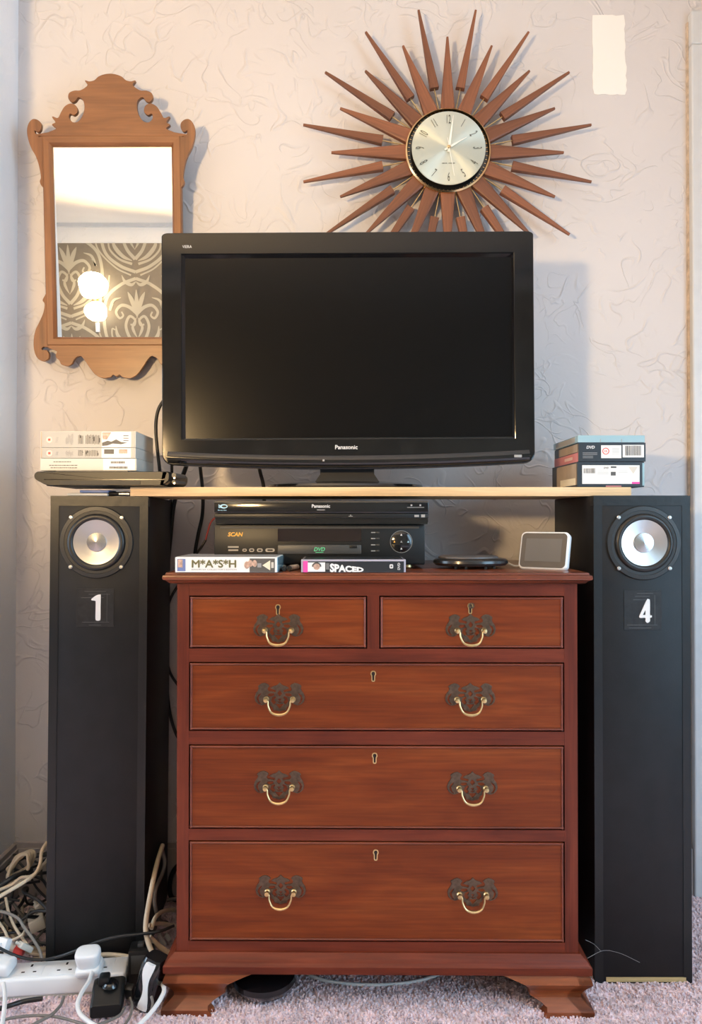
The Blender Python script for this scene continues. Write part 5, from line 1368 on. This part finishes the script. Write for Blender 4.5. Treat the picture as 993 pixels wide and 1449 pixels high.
# glossy black chargers with the window highlight modelled as a white strip
p = W(205, 1422, 1.475)
t = thing('power_adapter', (p.x, 1.478, 0.003), 'gloss black charger with a modelled white highlight beside the chest foot', 'adapter', rot=(R(-4), R(9), R(-24)))
MB().loft([[Vector((a * s, b * s * 0.9 + sh_, z)) for a, b in rrect(-0.023, 0.023, -0.022, 0.022, 0.012)] for s, z, sh_ in ((0.86, 0.002, 0), (0.97, 0.008, 0), (1.0, 0.03, 0.002), (1.0, 0.065, 0.006), (0.96, 0.085, 0.009), (0.84, 0.094, 0.010))]).build('body', M['player_gloss'], t, smooth=60)
st = []
for s in [k / 14 for k in range(15)]:
    z_ = 0.006 + 0.084 * s; wv = 0.0085 + 0.003 * math.cos(s * 7); cx_ = 0.0035 + 0.0035 * math.sin(s * 6.5)
    y_ = -0.0208 + 0.010 * max(0, s - .2) - (0.0 if s > 0.1 else -0.002)
    st.append([Vector((cx_ - wv, y_, z_)), Vector((cx_ - wv * .4, y_ - 0.0022, z_)), Vector((cx_ + wv * .4, y_ - 0.0022, z_)), Vector((cx_ + wv, y_, z_)), Vector((cx_ + wv * .8, y_ + 0.004, z_)), Vector((cx_ - wv * .8, y_ + 0.004, z_))])
MB().loft(st).build('highlight_stripe', M['white_pl'], t, smooth=60)
p = W(196, 1372, 1.515)
t = thing('power_adapter', (p.x - 0.004, 1.535, 0.003), 'square black adapter tucked behind the gloss charger', 'adapter', rot=(0, 0, R(6)))
MB().box(-0.022, 0.026, 0.0, 0.040, 0.002, 0.075, bev=0.004).build('body', M['player'], t)
MB().box(-0.016, 0.020, -0.0012, 0.004, 0.030, 0.066, bev=0.0006).build('face_panel', M['player_edge'], t)
MB().box(-0.006, 0.006, 0.012, 0.026, 0.074, 0.082, bev=0.002).build('pin', M['player_edge'], t)
t = thing('plug', W(184, 1402, 1.49), 'small brown-black plug between the two adapters', 'plug', rot=(R(20), 0, R(-10)))
MB().box(-0.009, 0.009, -0.008, 0.008, -0.016, 0.012, bev=0.003).build('body', M['rubber'], t)
MB().lathe([(0.0045, -0.028), (0.0055, -0.016)], (0, 0, 0), 'z', 12).build('cable_sleeve', M['player'], t)
cable('cable', [(184, 1412, 1.475), (187, 1424, 1.45), (184, 1438, 1.415), (178, 1448, 1.39), (165, 1462, 1.36)], 0.0024, 'grey_cable', 'thin grey lead from the small plug onto the carpet')
cable('cable', [(214, 1410, 1.445), (216, 1420, 1.435), (212, 1434, 1.41), (200, 1446, 1.385), (185, 1460, 1.36)], 0.0026, 'grey_cable', 'dark lead looping out of the gloss charger')
cable('cable', [(222, 1378, 1.52), (232, 1398, 1.46), (228, 1412, 1.43), (216, 1430, 1.405), (203, 1444, 1.385), (188, 1458, 1.365)], 0.0042, 'white_cable', 'white flex running from beside the chest foot to the carpet front')
cable('cable', [(-10, 1447, 1.40), (20, 1440, 1.40), (55, 1437, 1.41), (85, 1440, 1.405), (120, 1450, 1.385), (140, 1456, 1.37)], 0.0026, 'grey_cable', 'thin grey lead arching along the front of the carpet')
cable('cable', [(90, 1411, 1.47), (86, 1422, 1.44), (74, 1435, 1.41), (58, 1444, 1.39), (40, 1454, 1.37)], 0.0030, 'grey_cable', 'dark lead emerging from under the power strip')
cable('cable', [(-8, 1430, 1.44), (14, 1423, 1.45), (34, 1417, 1.465), (60, 1413, 1.47)], 0.0045, 'black_cable', 'black flex lying along the front of the power strip')

# ------------------------------------------------------------------ under the chest
p = W(374, 1414, 1.532)
t = thing('black_dome', (p.x, 1.532, 0.003), 'round black domed base under the chest by its left foot', 'base')
MB().lathe([(0, 0.002), (0.040, 0.002), (0.056, 0.010), (0.062, 0.021), (0.060, 0.030), (0.048, 0.038), (0.018, 0.042), (0, 0.042)], seg=48).build('shell', M['player_gloss'], t)
MB().lathe([(0.014, 0.040), (0.013, 0.058), (0.0, 0.058)], seg=24).build('stem', M['player'], t)
cable('cable', [(420, 1362, 1.62), (436, 1380, 1.58), (470, 1391, 1.555), (520, 1396, 1.545), (570, 1392, 1.55), (610, 1383, 1.57), (632, 1374, 1.60), (640, 1362, 1.66)], 0.0036, 'white_cable', 'white flex looping under the middle of the chest')
p = W(748, 1412, 1.545)
t = thing('castor', (p.x, 1.545, 0.004), 'small brown castor wheel on the carpet behind the right foot', 'castor', rot=(0, 0, R(-14)))
MB().lathe([(0, -0.010), (0.016, -0.010), (0.019, -0.006), (0.019, 0.006), (0.016, 0.010), (0.006, 0.011), (0.005, 0.013), (0, 0.013)], (0, 0, 0.020), 'y', 28).build('wheel', M['brown_castor'], t)
MB().box(-0.012, 0.014, 0.012, 0.016, 0.018, 0.045, bev=0.001).build('bracket', M['old_brass'], t)
# cobweb between the chest and the right speaker
cw_ = MB()
for a, b, c_ in (((831, 1356, 1.50), (850, 1346, 1.53), (862, 1345, 1.5555)), ((862, 1345, 1.5555), (880, 1350, 1.5555), (905, 1362, 1.5555)), ((850, 1346, 1.53), (840, 1336, 1.535), (828, 1330, 1.53))):
    cw_.tube([W(*a), W(*b), W(*c_)], 0.00035, seg=4, n=4)
tag(cw_.build('cobweb', M['print_grey']), 'fine cobweb strands between the chest foot and right speaker', 'cobweb', kind='stuff')

# ------------------------------------------------------------------ frosted wall light on the papered wall (seen in the mirror)
def mirrored(px, py, Ydep):
    """world point at depth Ydep whose image in the wall mirror lands on the pixel"""
    o_ = Vector((0, 0, CAMZ)); d = (W(px, py, 1.0) - o_).normalized()
    n_ = Matrix.Rotation(R(4), 3, 'X') @ Vector((0, -1, 0))
    q_ = Vector((MO.x, WALL_Y - 0.030, MO.z))
    tt = (q_ - o_).dot(n_) / d.dot(n_); hit = o_ + d * tt
    r_ = d - 2 * d.dot(n_) * n_
    return hit + r_ * ((Ydep - hit.y) / r_.y)
g0 = mirrored(132, 404, ROOM_B + 0.09)
t = thing('wall_light', (g0.x, ROOM_B + 0.0005, g0.z - 0.16), 'frosted white glass wall light reflected in the mirror', 'lamp')
def blob(c, r, seed, nm):
    rq = random.Random(seed); ph = [rq.uniform(0, 6) for _ in range(4)]
    vs = []; fs = []; nu, nv = 24, 14
    for j in range(nv + 1):
        th = PI * j / nv
        for i_ in range(nu):
            a = 2 * PI * i_ / nu
            k = r * (1 + 0.13 * math.sin(4 * a + ph[0]) * math.sin(th) + 0.10 * math.sin(7 * a + 3 * th + ph[1]) * math.sin(th))
            vs.append((c[0] + k * math.sin(th) * math.cos(a), c[1] + k * math.sin(th) * math.sin(a), c[2] + k * math.cos(th)))
    for j in range(nv):
        for i_ in range(nu):
            fs.append((j * nu + i_, j * nu + (i_ + 1) % nu, (j + 1) * nu + (i_ + 1) % nu, (j + 1) * nu + i_))
    MB().add(vs, fs).build(nm, M['frost'], t, smooth=60)
blob((0, 0.10, 0.16), 0.082, 3, 'glass_shade')
blob((0.01, 0.085, 0.0), 0.062, 9, 'glass_shade')
MB().box(-0.03, 0.03, 0.002, 0.014, 0.02, 0.14, bev=0.003).build('back_plate', M['brass'], t)
MB().tube([(0, 0.012, 0.08), (0, 0.06, 0.09), (0, 0.10, 0.10)], 0.006).tube([(0, 0.012, 0.06), (0.01, 0.05, 0.055), (0.01, 0.085, 0.05)], 0.006).build('arm', M['brass'], t)
g1 = mirrored(137.5, 463, ROOM_B + 0.02)
t = tag(MB().box(g1.x - 0.014, g1.x + 0.014, ROOM_B + 0.0026, ROOM_B + 0.012, g1.z - 0.03, g1.z + 0.03, bev=0.002).build('wall_switch', M['white_pl']), 'small white switch plate reflected low in the mirror', 'switch')
